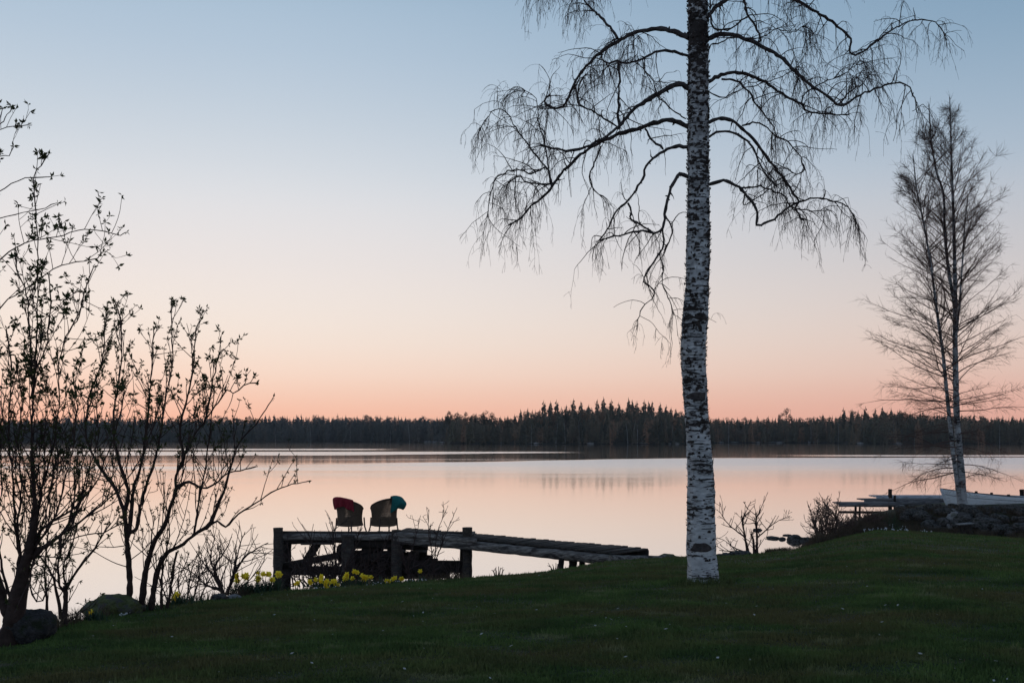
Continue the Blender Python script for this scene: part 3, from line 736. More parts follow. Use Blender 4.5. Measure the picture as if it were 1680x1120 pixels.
LIMBS = [
 # left
 ([(1130, 62), (1105, 52), (1077, 48), (1037, 56), (1008, 72), (984, 88), (962, 110), (946, 131), (930, 170), (910, 178), (892, 166), (903, 155)], 15, 5, .35, 1.0, .25),
 ([(1013, 63), (1000, 45), (985, 28), (968, 12), (950, -8), (925, -25), (895, -30), (880, -15)], 8, 3, .9, .9, .3, 1.0, (.3, .8)),
 ([(1130, 92), (1101, 84), (1075, 87), (1048, 99), (1026, 104), (1013, 100), (1000, 104), (989, 99), (987, 86)], 9, 4, -.5, 1.0, .3),
 ([(1013, 100), (1018, 140), (1017, 180), (1016, 212)], 5, 7, -.2, .6, .1),
 ([(1130, 146), (1112, 138), (1091, 146), (1069, 158), (1050, 174), (1034, 193), (1016, 212), (984, 233), (951, 246), (930, 248), (909, 244), (887, 238)], 15, 5, -.30, .8, .35),
 ([(1130, 208), (1101, 198), (1080, 200), (1056, 208), (1032, 217), (1008, 225), (986, 236), (967, 246), (946, 261), (927, 280), (910, 301), (893, 323), (871, 338), (855, 358), (835, 369)], 14, 5, .25, .75, .45, 1.0, (.25, .85)),
 ([(910, 301), (885, 302), (866, 302), (850, 290), (840, 296)], 6, 3, .3, 1.1, .3, 1.0, (.3, .9)),
 ([(905, 305), (899, 275), (887, 277), (871, 283), (846, 276), (816, 289), (806, 314), (799, 360)], 6, 2, -.2, .9, .2, 1.0, (.3, .8)),
 ([(898, 278), (875, 245), (847, 206), (830, 180), (812, 178), (798, 195), (788, 215)], 5, 2, .4, 1.0, .25, 1.0, (.2, .6)),
 ([(903, 300), (897, 250), (886, 200), (880, 160), (862, 150), (845, 150)], 4, 2, .2, 1.1, .2, 1.0, (.2, .6)),
 ([(1128, 241), (1107, 240), (1088, 246), (1072, 260), (1060, 272), (1054, 294), (1040, 319), (1030, 333), (1010, 350), (1001, 372), (983, 394)], 10, 4, .1, .45, .62, 1.0, (.3, .85)),
 ([(1058, 211), (1069, 228), (1088, 245)], 6, 6, 0, .2, .3),
 ([(1030, 333), (1036, 347), (1033, 355), (1046, 366), (1068, 379)], 6, 5, .1, .7, .2),
 ([(1130, 291), (1115, 285), (1104, 303), (1094, 328), (1089, 352), (1087, 375), (1073, 383), (1051, 380), (1015, 386), (985, 394)], 11, 4, -.1, .7, .5, 1.0, (.25, .8)),
 ([(1087, 375), (1089, 400), (1082, 416), (1065, 442), (1057, 460), (1076, 481), (1054, 505), (1044, 540)], 6, 2, .2, .55, .3, 1.0, (.15, .45)),
 ([(1082, 416), (1088, 440), (1089, 460), (1101, 499), (1105, 516)], 4, 2, -.2, .7, .1, 1.0, (.15, .5)),
 ([(1090, 350), (1098, 362), (1104, 377), (1097, 398), (1090, 411)], 5, 4, -.3, .6, .3, 1.0, (.15, .5)),
 ([(986, 240), (980, 262), (970, 291), (977, 314), (990, 322)], 6, 3, .1, .6, .5, 1.0, (.25, .6)),
 ([(1016, 212), (1000, 200), (975, 183), (950, 170), (945, 160), (950, 135), (962, 122)], 5, 4, -.6, .9, .2),
 ([(1125, 195), (1105, 180), (1080, 155), (1070, 130), (1045, 100), (1040, 60)], 4, 2, -.7, 1.1, .2),
 # right
 ([(1160, 30), (1176, 11), (1194, -2), (1218, -14), (1250, -30), (1285, -10), (1318, 11), (1344, 24), (1374, 43), (1395, 63), (1393, 76), (1395, 86), (1409, 87), (1425, 75), (1452, 56), (1486, 38), (1516, 33), (1540, 40), (1554, 66)], 13, 3, .35, .8, .3, 1.0, (.2, .65)),
 ([(1162, 64), (1181, 56), (1200, 55), (1218, 62), (1240, 71), (1264, 83), (1291, 102), (1312, 121), (1334, 141), (1355, 155), (1376, 171), (1403, 158), (1425, 149), (1452, 139), (1484, 139), (1500, 155), (1505, 185)], 14, 3, -.35, .8, .3, 1.0, (.25, .8)),
 ([(1218, -5), (1229, 24), (1240, 42), (1248, 59), (1245, 70)], 7, 5, -.2, .9, .1),
 ([(1229, 27), (1215, 33), (1200, 45), (1180, 48), (1168, 38), (1165, 0)], 5, 4, -.4, .7, .1),
 ([(1163, 134), (1178, 125), (1200, 119), (1224, 122), (1251, 134), (1277, 149), (1301, 161), (1315, 169), (1326, 185), (1358, 188), (1393, 188)], 12, 4, .3, .8, .3, 1.0, (.2, .75)),
 ([(1315, 168), (1323, 151), (1345, 140), (1365, 132), (1390, 118), (1410, 100)], 4, 2, -.3, 1.1, .2),
 ([(1376, 171), (1395, 150), (1415, 135), (1430, 118)], 5, 2, .5, 1.1, .1),
 ([(1184, 130), (1208, 134), (1226, 147), (1240, 171), (1259, 193), (1272, 214), (1272, 233)], 7, 3, -.5, .9, .3),
 ([(1163, 201), (1178, 194), (1197, 197), (1218, 212), (1240, 233), (1259, 257), (1275, 279), (1291, 299), (1300, 316), (1311, 330), (1304, 340), (1319, 362)], 10, 5, .15, .75, .35),
 ([(1218, 206), (1240, 202), (1258, 211), (1272, 225), (1290, 232), (1310, 255), (1317, 276), (1305, 284), (1280, 272)], 5, 3, .4, 1.0, .3),
 ([(1163, 225), (1176, 218), (1197, 217), (1216, 225), (1232, 238), (1245, 263), (1261, 291), (1274, 305)], 8, 4, -.3, .8, .4),
 ([(1162, 303), (1179, 298), (1194, 299), (1212, 307), (1222, 318), (1235, 332), (1245, 349), (1244, 365), (1250, 370), (1272, 359), (1300, 338), (1335, 326), (1362, 329), (1387, 336), (1400, 353), (1403, 370)], 10, 3, -.1, .85, .62, 1.0, (.2, .6)),
 ([(1212, 307), (1222, 308), (1245, 305), (1263, 312), (1288, 322), (1296, 338), (1330, 345), (1360, 345)], 5, 3, .3, .9, .5, 1.0, (.25, .65)),
 ([(1222, 318), (1218, 338), (1233, 330), (1257, 314), (1278, 302)], 4, 2, .2, .5, .3),
 ([(1162, 150), (1185, 162), (1210, 150), (1245, 140), (1280, 128), (1310, 110)], 4, 2, -.6, 1.1, .2),
 ([(1162, 90), (1166, 75), (1185, 68), (1205, 60), (1245, 62), (1270, 48), (1300, 52), (1325, 40)], 4, 2, -.7, 1.1, .2),
 # above the picture
 ([(1130, -120), (1100, -140), (1060, -130), (1020, -100), (990, -60), (975, -20)], 12, 4, .3, 1.0, .3, 1.0, (.3, .8)),
 ([(1160, -90), (1190, -110), (1230, -100), (1270, -70), (1300, -30)], 12, 4, -.4, 1.0, .3, 1.0, (.3, .8)),
 ([(1130, -260), (1080, -300), (1000, -270), (930, -180), (900, -90), (888, -60)], 12, 4, -.2, .7, .4, 1.0, (.4, .9)),
 ([(1155, -300), (1210, -340), (1290, -300), (1350, -210), (1385, -110), (1395, -60)], 12, 4, .2, .7, .4, 1.0, (.4, .9)),
 ([(1138, -500), (1090, -560), (1020, -540), (980, -440), (960, -340)], 9, 3, .5, .5, .4),
 ([(1142, -560), (1190, -620), (1250, -590), (1290, -480)], 9, 3, -.5, .5, .4),
]
for args in LIMBS: limb(*args)

# ------------------------------------------------------------------ the slimmer birch on the stone bank
DR = 38.0
b2 = P(1580, 832, DR); b2[2] = float(lawn_z(b2[0], b2[1])) - .05
birch2 = empty('birch_tree', b2, 'slim bare birch with two pale stems growing from the stone bank', 'tree')
rng = np.random.default_rng(99)
STEMS = [([(1582, 840), (1579, 800), (1574, 740), (1570, 690), (1568, 620), (1567, 560), (1567, 480), (1565, 380), (1562, 290), (1560, 220), (1558, 160)], 12.5, 1.5, 0),
         ([(1577, 842), (1570, 790), (1562, 730), (1557, 680), (1552, 630), (1547, 580), (1537, 510), (1528, 440), (1516, 370), (1504, 310), (1498, 255)], 8, 1.5, -.5),
         ([(1566, 500), (1556, 440), (1550, 380), (1548, 320), (1536, 280), (1528, 230), (1524, 172)], 6, 1.5, .4),
         ([(1568, 560), (1574, 500), (1579, 430), (1583, 370), (1588, 320)], 4, 1.5, -.4)]
def hw(py): return np.interp(py, [150, 200, 260, 330, 430, 520, 600, 650, 700, 740, 800, 830], [6, 26, 58, 80, 102, 120, 134, 128, 96, 112, 100, 20])
for si, (tr_, w0, w1, dof) in enumerate(STEMS):
    pts = smooth_path([P(a, b, DR + dof * min(1, max(0, (760 - b) / 300))) for a, b in tr_], .12)
    rad = np.linspace(w0, w1, len(pts)) / 2 / FOC * DR
    g = Geo(); g.tube(pts - b2, rad * (1 + .06 * rng.normal(0, 1, len(pts))), 10)
    st = g.build('trunk', M['birch_thin'], birch2, smooth=True)
    tw = Geo()
    nb = [122, 72, 46, 18][si]
    for q_ in range(nb):
        py = (180 + (790 - 180) * ((q_ + rng.uniform(0, 1)) / nb) ** .8) if si == 0 else rng.uniform(tr_[-1][1] + 45, 690 if si == 1 else tr_[0][1])
        zt_ = H - (py - YH) / FOC * DR
        q = int(np.argmin(np.abs(pts[:, 2] - zt_)))
        px_ = 840 + pts[q, 0] / pts[q, 1] * FOC
        a = rng.uniform(0, 2 * np.pi)
        ca, sa = math.cos(a), math.sin(a)
        cxx = np.interp(py, [160, 300, 500, 830], [1556, 1550, 1554, 1556])
        room = hw(py) + (cxx - px_) * np.sign(ca) * .8
        Lb = max(.3, room / FOC * DR * rng.uniform(.75, 1.2))
        low = np.clip((py - 560) / 200, 0, 1)
        el = np.interp(py, [160, 300, 500, 640, 700, 800], [1.6, 1.05, .78, .45, .12, -.02]) + rng.normal(0, .08)
        b = grow(rng, pts[q], (ca, sa * .9, el), Lb, 14, .07, (0, 0, .014 - .046 * low))
        r0 = min(rad[q] * .6, .005 + .006 * Lb)
        tw.tube(b - b2, np.linspace(r0, .003, len(b)), 4, False)
        for m in range(2, 15):
            for _ in range(rng.poisson(1.35)):
                d = unit(b[m] - b[m - 1]) * 1.0 + rng.normal(0, .5, 3)
                l2 = Lb * rng.uniform(.12, .36) * (1.15 - m / 18)
                c = grow(rng, b[m], d, l2, 6, .09, (0, 0, .012 - .09 * low))
                tw.tube(c - b2, np.linspace(.0046, .0026, len(c)), 3, False)
                for _ in range(rng.poisson(4.0)):
                    e_ = rng.integers(1, 6)
                    d = unit(c[e_] - c[e_ - 1]) + rng.normal(0, .5, 3)
                    e = grow(rng, c[e_], d, rng.uniform(.12, .42), 4, .1, (0, 0, .0 - .1 * low))
                    tw.tube(e - b2, np.linspace(.0032, .0019, len(e)), 3, False)
    for q in range(int(len(pts) * .78), len(pts)):                # the leader is feathered with small upright twigs
        for _ in range(3):
            a = rng.uniform(0, 6.28); e = grow(rng, pts[q], (math.cos(a) * .7, math.sin(a) * .7, 1.1), rng.uniform(.25, .75) * (1.25 - .7 * q / len(pts)), 5, .1)
            tw.tube(e - b2, np.linspace(.0045, .0022, len(e)), 3, False)
    tw.build('twigs', M['twig_brown'], st)

# ------------------------------------------------------------------ shrubs with opening buds at the left
def leaves(g, centres, dirs, rng, size, base):
    for c, d in zip(centres, dirs):
        k = rng.integers(3, 7); d = unit(d)
        for _ in range(k):
            a = unit(d * rng.uniform(.1, .9) + rng.normal(0, .65, 3)); s = size * rng.uniform(.55, 1.25) * (1.4 if c[2] > 4.3 else 1)   # the sunlit tops have opened further
            w = unit(np.cross(a, rng.normal(0, 1, 3))) * s * rng.uniform(.14, .22)
            up = np.cross(w, a); up = unit(up) * s * .12
            p = c - base
            g.add([p, p + a * s * .5 + w + up, p + a * s - up * .6, p + a * s * .5 - w + up], [[0, 1, 2, 3]])

def shrub(label, origin, stems, D, seed, wood, leafsize=.045, shoots=1.0, up=.35, leafprob=.75, klim=.5, fill=None, name='shrub', levels=2, shoot_len=(.25, .9), leafmat='leaf', taper=2.0):
    rng = np.random.default_rng(seed)
    root = empty(name, origin, label, 'shrub')
    lf = Geo(); allw = Geo(); cs, dsn, built = [], [], []
    def shoot(p, d, L, r0, level):
        n = max(4, int(L / .07)); b = grow(rng, p, d, L, n, .07, (0, 0, .10 * up))
        allw.tube(b - origin, np.linspace(r0, max(.0014, .00024 * D, r0 * .35), len(b)), 4, False)
        gap = 0
        for q in range(2, len(b)):
            gap += L / n
            if gap > .09 and rng.uniform() < leafprob * .55:
                cs.append(b[q]); dsn.append(unit(b[q] - b[q - 1]) * .4 + rng.normal(0, .5, 3)); gap = 0
            if level > 0 and rng.uniform() < .13 * shoots:
                dd = unit(b[q] - b[q - 1]) * .8 + rng.normal(0, .5, 3) + (0, 0, up * .6)
                shoot(b[q], dd, L * rng.uniform(.25, .6), r0 * .6, level - 1)
        if rng.uniform() < leafprob: cs.append(b[-1]); dsn.append(unit(b[-1] - b[-2]))
    for tr_, w0, w1, den in stems:
        k = rng.uniform(-klim, klim); x0 = tr_[0][0]; off = 0
        if built and tr_[0][1] < stems[0][0][0][1] - 45 and tr_[0][0] > -40:   # a fork starts on the stem it grows from
            A_ = np.vstack(built); qx = 840 + A_[:, 0] / A_[:, 1] * FOC; qy = YH + (H - A_[:, 2]) / A_[:, 1] * FOC
            hit = A_[np.argmin(np.hypot(qx - tr_[0][0], (qy - tr_[0][1] - 14) * .8))]; off = hit[1] - D
            tr_ = [(840 + hit[0] / hit[1] * FOC, YH + (H - hit[2]) / hit[1] * FOC)] + list(tr_)
        path = smooth_path([P(a, b, D + off + k * (abs(a - x0) + .25 * abs(b - tr_[0][1])) / FOC * D) for a, b in tr_], .06)
        built.append(path)
        n = len(path); path[1:-1] += rng.normal(0, .004, (n - 2, 3))
        rad = (w1 * .7 + (w0 * (.85 if leafprob else 1) - w1 * .7) * (1 - np.linspace(0, 1, n)) ** taper) / 2 / FOC * D
        g = Geo(); g.tube(path - origin, rad * (1 + .1 * rng.normal(0, 1, n)), 7)
        g.build('stem', wood, root, smooth=True)
        q = int(n * .12)
        while q < n - 1:
            t = unit(path[q + 1] - path[q]); f = q / n
            dd = t * rng.uniform(.2, 1) + rng.normal(0, .55, 3) + (0, 0, up * rng.uniform(.3, 1.6))
            shoot(path[q], dd, rng.uniform(*shoot_len) * (1.2 - .7 * f) * (min(1, .25 + w0 / 14) if leafprob else 1), min(rad[q] * .7, max(.0065, .0005 * D)), levels - 1)
            q += max(1, int(round(rng.exponential(2.0 / (den * shoots)))))
        if leafprob > 0:
            cs.append(path[-1]); dsn.append(path[-1] - path[-2])
    allw.build('twigs', M['twig'] if wood is M['shrub'] else wood, root)
    if cs:
        leaves(lf, cs, dsn, rng, leafsize, origin); lf.build('leaves', M[leafmat], root)
    return root

o1 = G(22, 8.9); o1[2] -= .05
S1 = [([(18, 1062), (28, 985), (40, 925), (50, 890), (57, 830), (53, 770), (52, 700), (54, 640), (49, 560), (44, 485), (28, 443), (25, 420)], 58, 3, 1.3),
      ([(40, 925), (62, 905), (100, 877), (140, 850), (185, 812), (215, 775), (245, 720), (262, 660)], 17, 3, 1.2),
      ([(44, 915), (75, 862), (120, 835), (155, 795), (172, 755), (195, 690), (205, 640)], 15, 3, 1.3),
      ([(30, 960), (32, 910), (25, 855), (20, 780), (14, 700), (18, 600), (10, 540)], 15, 3, 1.3),
      ([(48, 895), (62, 840), (72, 790), (90, 720), (98, 650), (96, 600), (110, 545), (126, 527), (142, 469), (153, 439)], 11, 2.6, 1.1),
      ([(54, 640), (62, 600), (75, 569), (82, 506), (80, 452)], 6, 3, .8),
      ([(56, 620), (62, 500), (61, 393), (58, 339), (55, 288), (67, 272), (80, 253)], 6, 2.4, .22),
      ([(-60, 720), (-30, 600), (0, 506), (25, 485), (50, 467), (75, 450), (101, 435), (138, 429), (159, 423), (168, 414)], 10, 2.6, .45),
      ([(-80, 560), (-40, 470), (0, 427), (25, 406), (55, 395), (92, 389), (138, 376), (168, 379), (197, 385), (208, 381)], 8, 2.4, .28),
      ([(-60, 400), (-20, 365), (0, 358), (38, 349), (75, 341), (94, 333)], 5, 2.2, .14),
      ([(-50, 340), (-20, 325), (0, 314), (29, 297), (55, 290), (84, 290)], 5, 2.2, .14),
      ([(-60, 300), (-20, 225), (0, 213), (21, 207), (46, 205)], 4, 2, .2),
      ([(-20, 215), (5, 200), (12, 188), (19, 177)], 3, 2, .2),
      ([(-50, 280), (-10, 258), (8, 255), (15, 255), (23, 240)], 4, 2, .2),
      ([(10, 1000), (-20, 900), (-50, 780), (-80, 560), (-60, 400), (-60, 300)], 26, 6, .25),
      ([(60, 900), (48, 960), (70, 985), (100, 900), (130, 880), (170, 872), (200, 858)], 7, 3, .9),
      ([(38, 940), (28, 870), (36, 800), (30, 730), (36, 660), (28, 600)], 9, 2.6, 1.3),
      ([(55, 900), (88, 850), (104, 800), (118, 740), (126, 680), (120, 620)], 9, 2.6, 1.3),
      ([(20, 1000), (4, 930), (-6, 860), (4, 800), (0, 720), (8, 650)], 10, 2.6, 1.3),
      ([(100, 877), (130, 830), (142, 780), (160, 720), (158, 660)], 7, 2.6, 1.2)]
shrub('largest leafy shrub at the left edge, with a thick forked trunk', o1, S1, 8.9, 3, M['shrub'], .036, 3.0, .75, .8, .35, shoot_len=(.15, .75), levels=3, taper=4.5)
o2 = G(222, 12.0); o2[2] -= .05
S2 = [([(212, 1000), (212, 930), (208, 880), (205, 842), (210, 805), (196, 760), (186, 700), (192, 640), (200, 580), (196, 520), (186, 492)], 14, 2.6, 1.2),
      ([(214, 860), (218, 805), (232, 760), (240, 700), (246, 640), (250, 590), (252, 540)], 9, 2.4, 1.2),
      ([(222, 870), (226, 855), (237, 805), (247, 775), (262, 720), (270, 660), (282, 600), (282, 550), (281, 492)], 8, 2.4, 1.1),
      ([(232, 1000), (238, 940), (252, 892), (270, 862), (280, 830), (290, 800), (287, 787), (300, 755), (318, 715), (337, 689), (358, 660), (372, 640), (383, 645), (400, 632), (420, 628)], 14, 2.6, 1.1),
      ([(290, 800), (310, 790), (330, 800), (350, 796), (375, 775), (395, 772), (420, 765)], 8, 3, 1.0),
      ([(248, 1000), (255, 950), (270, 910), (300, 892), (325, 872), (342, 862), (357, 855), (370, 864), (382, 852), (400, 836), (420, 825), (445, 808), (470, 797), (488, 792), (506, 789)], 13, 2.6, .6),
      ([(342, 862), (357, 830), (370, 795), (378, 770), (390, 730), (420, 695), (440, 665), (448, 652)], 9, 2.4, .7),
      ([(300, 755), (296, 700), (310, 640), (318, 590), (322, 540), (330, 525)], 7, 2.4, 1.1),
      ([(337, 689), (350, 620), (362, 575), (370, 575)], 5, 2.4, .9),
      ([(205, 842), (188, 800), (170, 775), (150, 740), (140, 700), (150, 640), (168, 590), (172, 520)], 9, 2.6, 1.1),
      ([(264, 1000), (267, 930), (277, 880), (276, 840)], 6, 3, .4),
      ([(274, 1000), (286, 930), (290, 905)], 7, 5, .2),
      ([(320, 866), (330, 800), (338, 760), (345, 700), (352, 640)], 5, 2.4, .8)]
shrub('many-stemmed budding shrub reaching right over the mossy boulder', o2, S2, 12.0, 8, M['shrub'], .039, 2.5, .75, .72, .4, shoot_len=(.2, .75), levels=3)
o3 = G(106, 10.2); o3[2] -= .05
S3 = [([(106, 1022), (107, 985), (106, 960)], 13, 10, .1), ([(100, 1015), (92, 970), (84, 940), (72, 920), (60, 905)], 8, 4, .7), ([(108, 970), (120, 945), (135, 925), (150, 905), (160, 890), (180, 860)], 8, 3, 1.0),
      ([(78, 1025), (76, 980), (74, 940), (78, 880), (82, 820)], 6, 3, .9), ([(106, 970), (98, 960), (95, 930), (100, 900), (112, 870), (120, 830)], 7, 3, 1.0), ([(108, 968), (104, 930), (116, 900), (126, 860)], 5, 3, .9)]
shrub('small leafy shrub with a stubby trunk between the two boulders', o3, S3, 10.2, 14, M['shrub'], .044, 2.0, .4, .7, .3, shoot_len=(.15, .5), levels=3)

# bare bushes
def bare(label, px, D, stems, seed, den=1.0, shoot=(.2, .6), lev=3, name='bare_bush', wood='twig', k=.5):
    o = G(px, D); o[2] -= .04
    return shrub(label, o, [(a, b, c, d * den) for a, b, c, d in stems], D, seed, M[wood], shoots=1.7, up=.25, leafprob=0, klim=k, name=name, levels=lev, shoot_len=shoot, taper=1.5)
bare('bare bush of thin arching twigs left of the daffodil clump', 372, 15.6, [([(368, 985), (362, 965), (350, 945), (335, 925), (322, 905)], 6, 2, 1.6), ([(368, 978), (358, 950), (352, 930), (368, 905), (380, 880)], 6, 2, 1.6),
     ([(372, 975), (384, 940), (385, 920)], 7, 5, 1.2), ([(384, 940), (400, 915), (420, 900), (440, 890)], 5, 2, 1.5), ([(366, 970), (340, 960), (310, 935), (290, 930)], 4, 2, 1.4), ([(384, 935), (395, 890), (402, 872)], 4, 2, 1.4), ([(360, 960), (345, 915), (352, 885), (345, 870)], 4, 2, 1.3), ([(375, 978), (410, 950), (430, 925), (436, 905)], 3, 1.4, 1.4), ([(360, 965), (320, 955), (300, 940)], 3, 1.4, 1.4)], 21, 1.5)
bare('haze of bare thin twigs between the many-stemmed shrub and the daffodils', 305, 14.2, [([(300 + q, 992), (300 + q * 1.8, 950), (300 + q * 2.6 + 8, 905 + abs(q) * .5)], 3, 1.4, 1.3) for q in (-22, -12, -4, 6, 15, 24)], 30, 1.2, (.2, .6))
bare('tangled bare bush growing in front of the jetty timbers', 545, 20.0, [([(540, 968), (530, 930), (515, 900), (505, 870)], 5, 2, 1.6), ([(545, 968), (550, 930), (548, 890), (545, 855)], 5, 2, 1.6), ([(550, 968), (565, 935), (580, 900), (590, 870)], 5, 2, 1.6),
     ([(535, 968), (510, 940), (480, 925), (470, 890)], 4, 2, 1.6), ([(555, 968), (590, 940), (620, 915), (640, 880)], 4, 2, 1.6), ([(548, 968), (540, 945), (500, 935), (465, 950)], 4, 2, 1.4), ([(560, 966), (600, 955), (630, 935), (655, 920)], 4, 2, 1.3)], 22, 3.2, (.25, .7))
rq = np.random.default_rng(36)
bare('low dark brush piled under the left half of the jetty', 555, 21.5, [([(px_, 962), (px_ + rq.uniform(-10, 10), 945), (px_ + rq.uniform(-26, 26), 962 - rq.uniform(22, 46))], 3, 1.5, 1.6) for px_ in rq.uniform(478, 640, 34)], 36, 1.6, (.15, .45), 2, 'brush_pile')
bare('low dark brush under the right end of the jetty', 722, 21.5, [([(px_, 954), (px_ + rq.uniform(-8, 8), 942), (px_ + rq.uniform(-18, 18), 954 - rq.uniform(12, 24))], 3, 1.5, 1.6) for px_ in rq.uniform(668, 758, 14)], 37, 1.5, (.12, .35), 2, 'brush_pile')
bare('slender bare sapling in front of the right half of the jetty', 672, 20.3, [([(675, 958), (668, 935), (662, 910), (655, 890), (648, 868)], 3, 1.3, 1.2), ([(668, 935), (672, 915), (682, 880), (690, 845)], 2.6, 1.2, 1.4), ([(672, 950), (662, 920), (660, 905)], 4, 2, .8), ([(668, 935), (700, 920), (712, 900)], 3, 2, .6)], 23, .8, (.15, .45))
bare('thin upright bare saplings rising past the jetty gangway', 712, 20.5, [([(713, 955), (714, 910), (718, 870), (728, 845), (727, 822)], 2.6, 1.2, 1.4), ([(711, 955), (710, 915), (703, 870), (704, 835)], 2.6, 1.2, 1.3), ([(716, 915), (730, 880), (750, 832)], 2.2, 1.1, 1.4)], 24, .8, (.12, .4))
bare('small bare bush with twin dark stems right of the big birch', 1232, 26.6, [([(1229, 914), (1222, 880), (1217, 850), (1216, 846)], 6, 3, 1.3), ([(1241, 914), (1242, 880), (1240, 840)], 6, 3, 1.3), ([(1238, 912), (1236, 885), (1232, 876)], 5, 4, .6),
     ([(1222, 880), (1205, 868), (1188, 850), (1182, 826)], 2.6, 1.2, 1.3), ([(1242, 882), (1258, 868), (1275, 855), (1295, 846)], 2.6, 1.2, 1.3), ([(1226, 906), (1205, 898), (1185, 884), (1176, 882)], 2.6, 1.2, 1.3), ([(1218, 855), (1226, 835), (1232, 822)], 2.6, 1.2, 1.3), ([(1241, 850), (1250, 830), (1256, 818)], 2.6, 1.2, 1.3), ([(1224, 905), (1200, 904), (1180, 902)], 3, 2, .7)], 25, .9, (.2, .55), k=.3)
for px, lb, sd in ((1345, 'brown twiggy bush at the tip of the reedy bank', 26), (1362, 'taller brown twiggy bush in the middle of the reedy bank', 27), (1384, 'low brown bush where the reedy bank meets the small pier', 28), (1425, 'low brown thicket below the small grey pier', 29)):
    rr_ = np.random.default_rng(sd); D_ = float(np.interp(px, TPX, TE)) + .8; y0 = 887 - (px - 1345) * .2
    hgt = {1345: 72, 1362: 80, 1384: 40, 1425: 34}[px]
    bare(lb, px, D_, [([(px + rr_.uniform(-9, 9), y0), (px + rr_.uniform(-14, 14), y0 - hgt * .4), (px + rr_.uniform(-24, 24), y0 - hgt * rr_.uniform(.6, 1))], 2.2, 1.0, 1.0) for _ in range(14)], sd, .55, (.2, .55), 2, 'twiggy_bush', 'dry_twig', k=.6)
for px, D_, hgt, lb, sd in ((818, 21.6, 16, 'little dead weed stalks on the lawn edge below the gangway', 41), (1437, 36.4, 20, 'dry forked stalk beside the white flowers', 42), (912, 22.8, 14, 'dry weed stalks beside the gangway support', 43)):
    y0 = YH + (H - G(px, D_)[2]) / D_ * FOC
    bare(lb, px, D_, [([(px + q, y0 + 2), (px + q * 1.3, y0 - hgt * .5), (px + q * 1.9, y0 - hgt * (1 - abs(q) * .06))], 2.4, 1.6, .5) for q in (-6, -3, 0, 2, 5)], sd, .5, (.05, .15), 1, 'dry_weed')

# ------------------------------------------------------------------ jetty
jx = lambda px, D=26.: (px - 840) / FOC * D
jz = lambda py, D=26.: H - (py - YH) / FOC * D
rngJ = np.random.default_rng(4)
def log(p0, p1, r0, r1, n=12, wob=.012):
    p0, p1 = np.asarray(p0, float), np.asarray(p1, float); m = 14
    pts = p0 + (p1 - p0) * np.linspace(0, 1, m)[:, None] + np.cumsum(rngJ.normal(0, wob * .4, (m, 3)), 0)
    rad = np.linspace(r0, r1, m) * (1 + .04 * rngJ.normal(0, 1, m))
    return pts, rad, n
jo = np.array((jx(610), 26.5, 0.))
jetty = empty('jetty', jo, 'old timber jetty with a sloping gangway and rough log frame', 'jetty')
def jpart(name, mat, fn, parent=None, smooth=True):
    g = Geo(); fn(g)
    g.v = [v - jo for v in g.v]
    return g.build(name, mat, parent or jetty, smooth=smooth)
def jlog(name, p0, p1, r0, r1, mat='dark_wood', wob=.012):
    return jpart(name, M[mat], lambda g: g.tube(*log(p0, p1, r0, r1, 12, wob)))
DZ = jz(872)         # top of the edge log
dk = DZ - .10        # deck
def planks(g):
    x = jx(458)
    while x < jx(768):
        w = rngJ.uniform(.13, .17)
        g.box((x + w / 2, 26.66 + rngJ.normal(0, .01), dk - .02 + rngJ.normal(0, .004)), (w - .012, 1.12, .04)); x += w
jpart('deck', M['old_wood'], planks, smooth=False)
jpart('edge_beam', M['old_wood'], lambda g: g.beam((jx(462), 26.06, DZ - .03), (jx(766), 26.06, DZ - .055), .13, .085), smooth=False)
jlog('beam', (jx(464), 26.02, jz(880)), (jx(772), 26.0, jz(881)), .095, .085, 'grey_log')
jlog('beam', (jx(463), 26.15, jz(888)), (jx(575), 26.2, jz(888)), .085, .09)
jlog('beam', (jx(560), 26.15, jz(893)), (jx(700), 26.15, jz(896)), .12, .12)
jlog('beam', (jx(460, 27.1), 27.1, dk - .14), (jx(770, 27.1), 27.1, dk - .14), .10, .10)
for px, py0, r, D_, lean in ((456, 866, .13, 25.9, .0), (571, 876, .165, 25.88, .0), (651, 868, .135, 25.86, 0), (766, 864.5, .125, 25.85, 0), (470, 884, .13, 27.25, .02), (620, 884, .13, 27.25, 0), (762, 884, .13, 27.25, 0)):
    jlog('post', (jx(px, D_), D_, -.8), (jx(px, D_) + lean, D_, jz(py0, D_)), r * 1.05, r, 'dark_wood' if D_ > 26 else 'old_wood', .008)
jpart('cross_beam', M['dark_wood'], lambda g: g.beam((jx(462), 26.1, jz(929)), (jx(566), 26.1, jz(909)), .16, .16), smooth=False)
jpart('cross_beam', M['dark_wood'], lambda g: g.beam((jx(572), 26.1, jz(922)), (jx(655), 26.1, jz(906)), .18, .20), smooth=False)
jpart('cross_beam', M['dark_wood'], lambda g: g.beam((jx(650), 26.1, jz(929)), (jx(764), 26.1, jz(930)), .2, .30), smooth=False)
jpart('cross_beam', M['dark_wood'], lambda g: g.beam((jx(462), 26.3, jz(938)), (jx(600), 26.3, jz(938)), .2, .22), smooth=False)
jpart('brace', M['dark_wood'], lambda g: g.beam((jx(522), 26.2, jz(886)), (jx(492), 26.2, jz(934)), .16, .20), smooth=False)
jpart('brace', M['old_wood'], lambda g: g.beam((jx(494), 26.0, jz(891.5)), (jx(546), 26.0, jz(891)), .12, .05), smooth=False)
for q in range(6):
    jlog('crib_log', (jx(548 + q * 3), 26.4 + .12 * q, jz(912 + q * 8)), (jx(700 + q * 7), 26.5 + .1 * q, jz(918 + q * 6)), .14, .13)
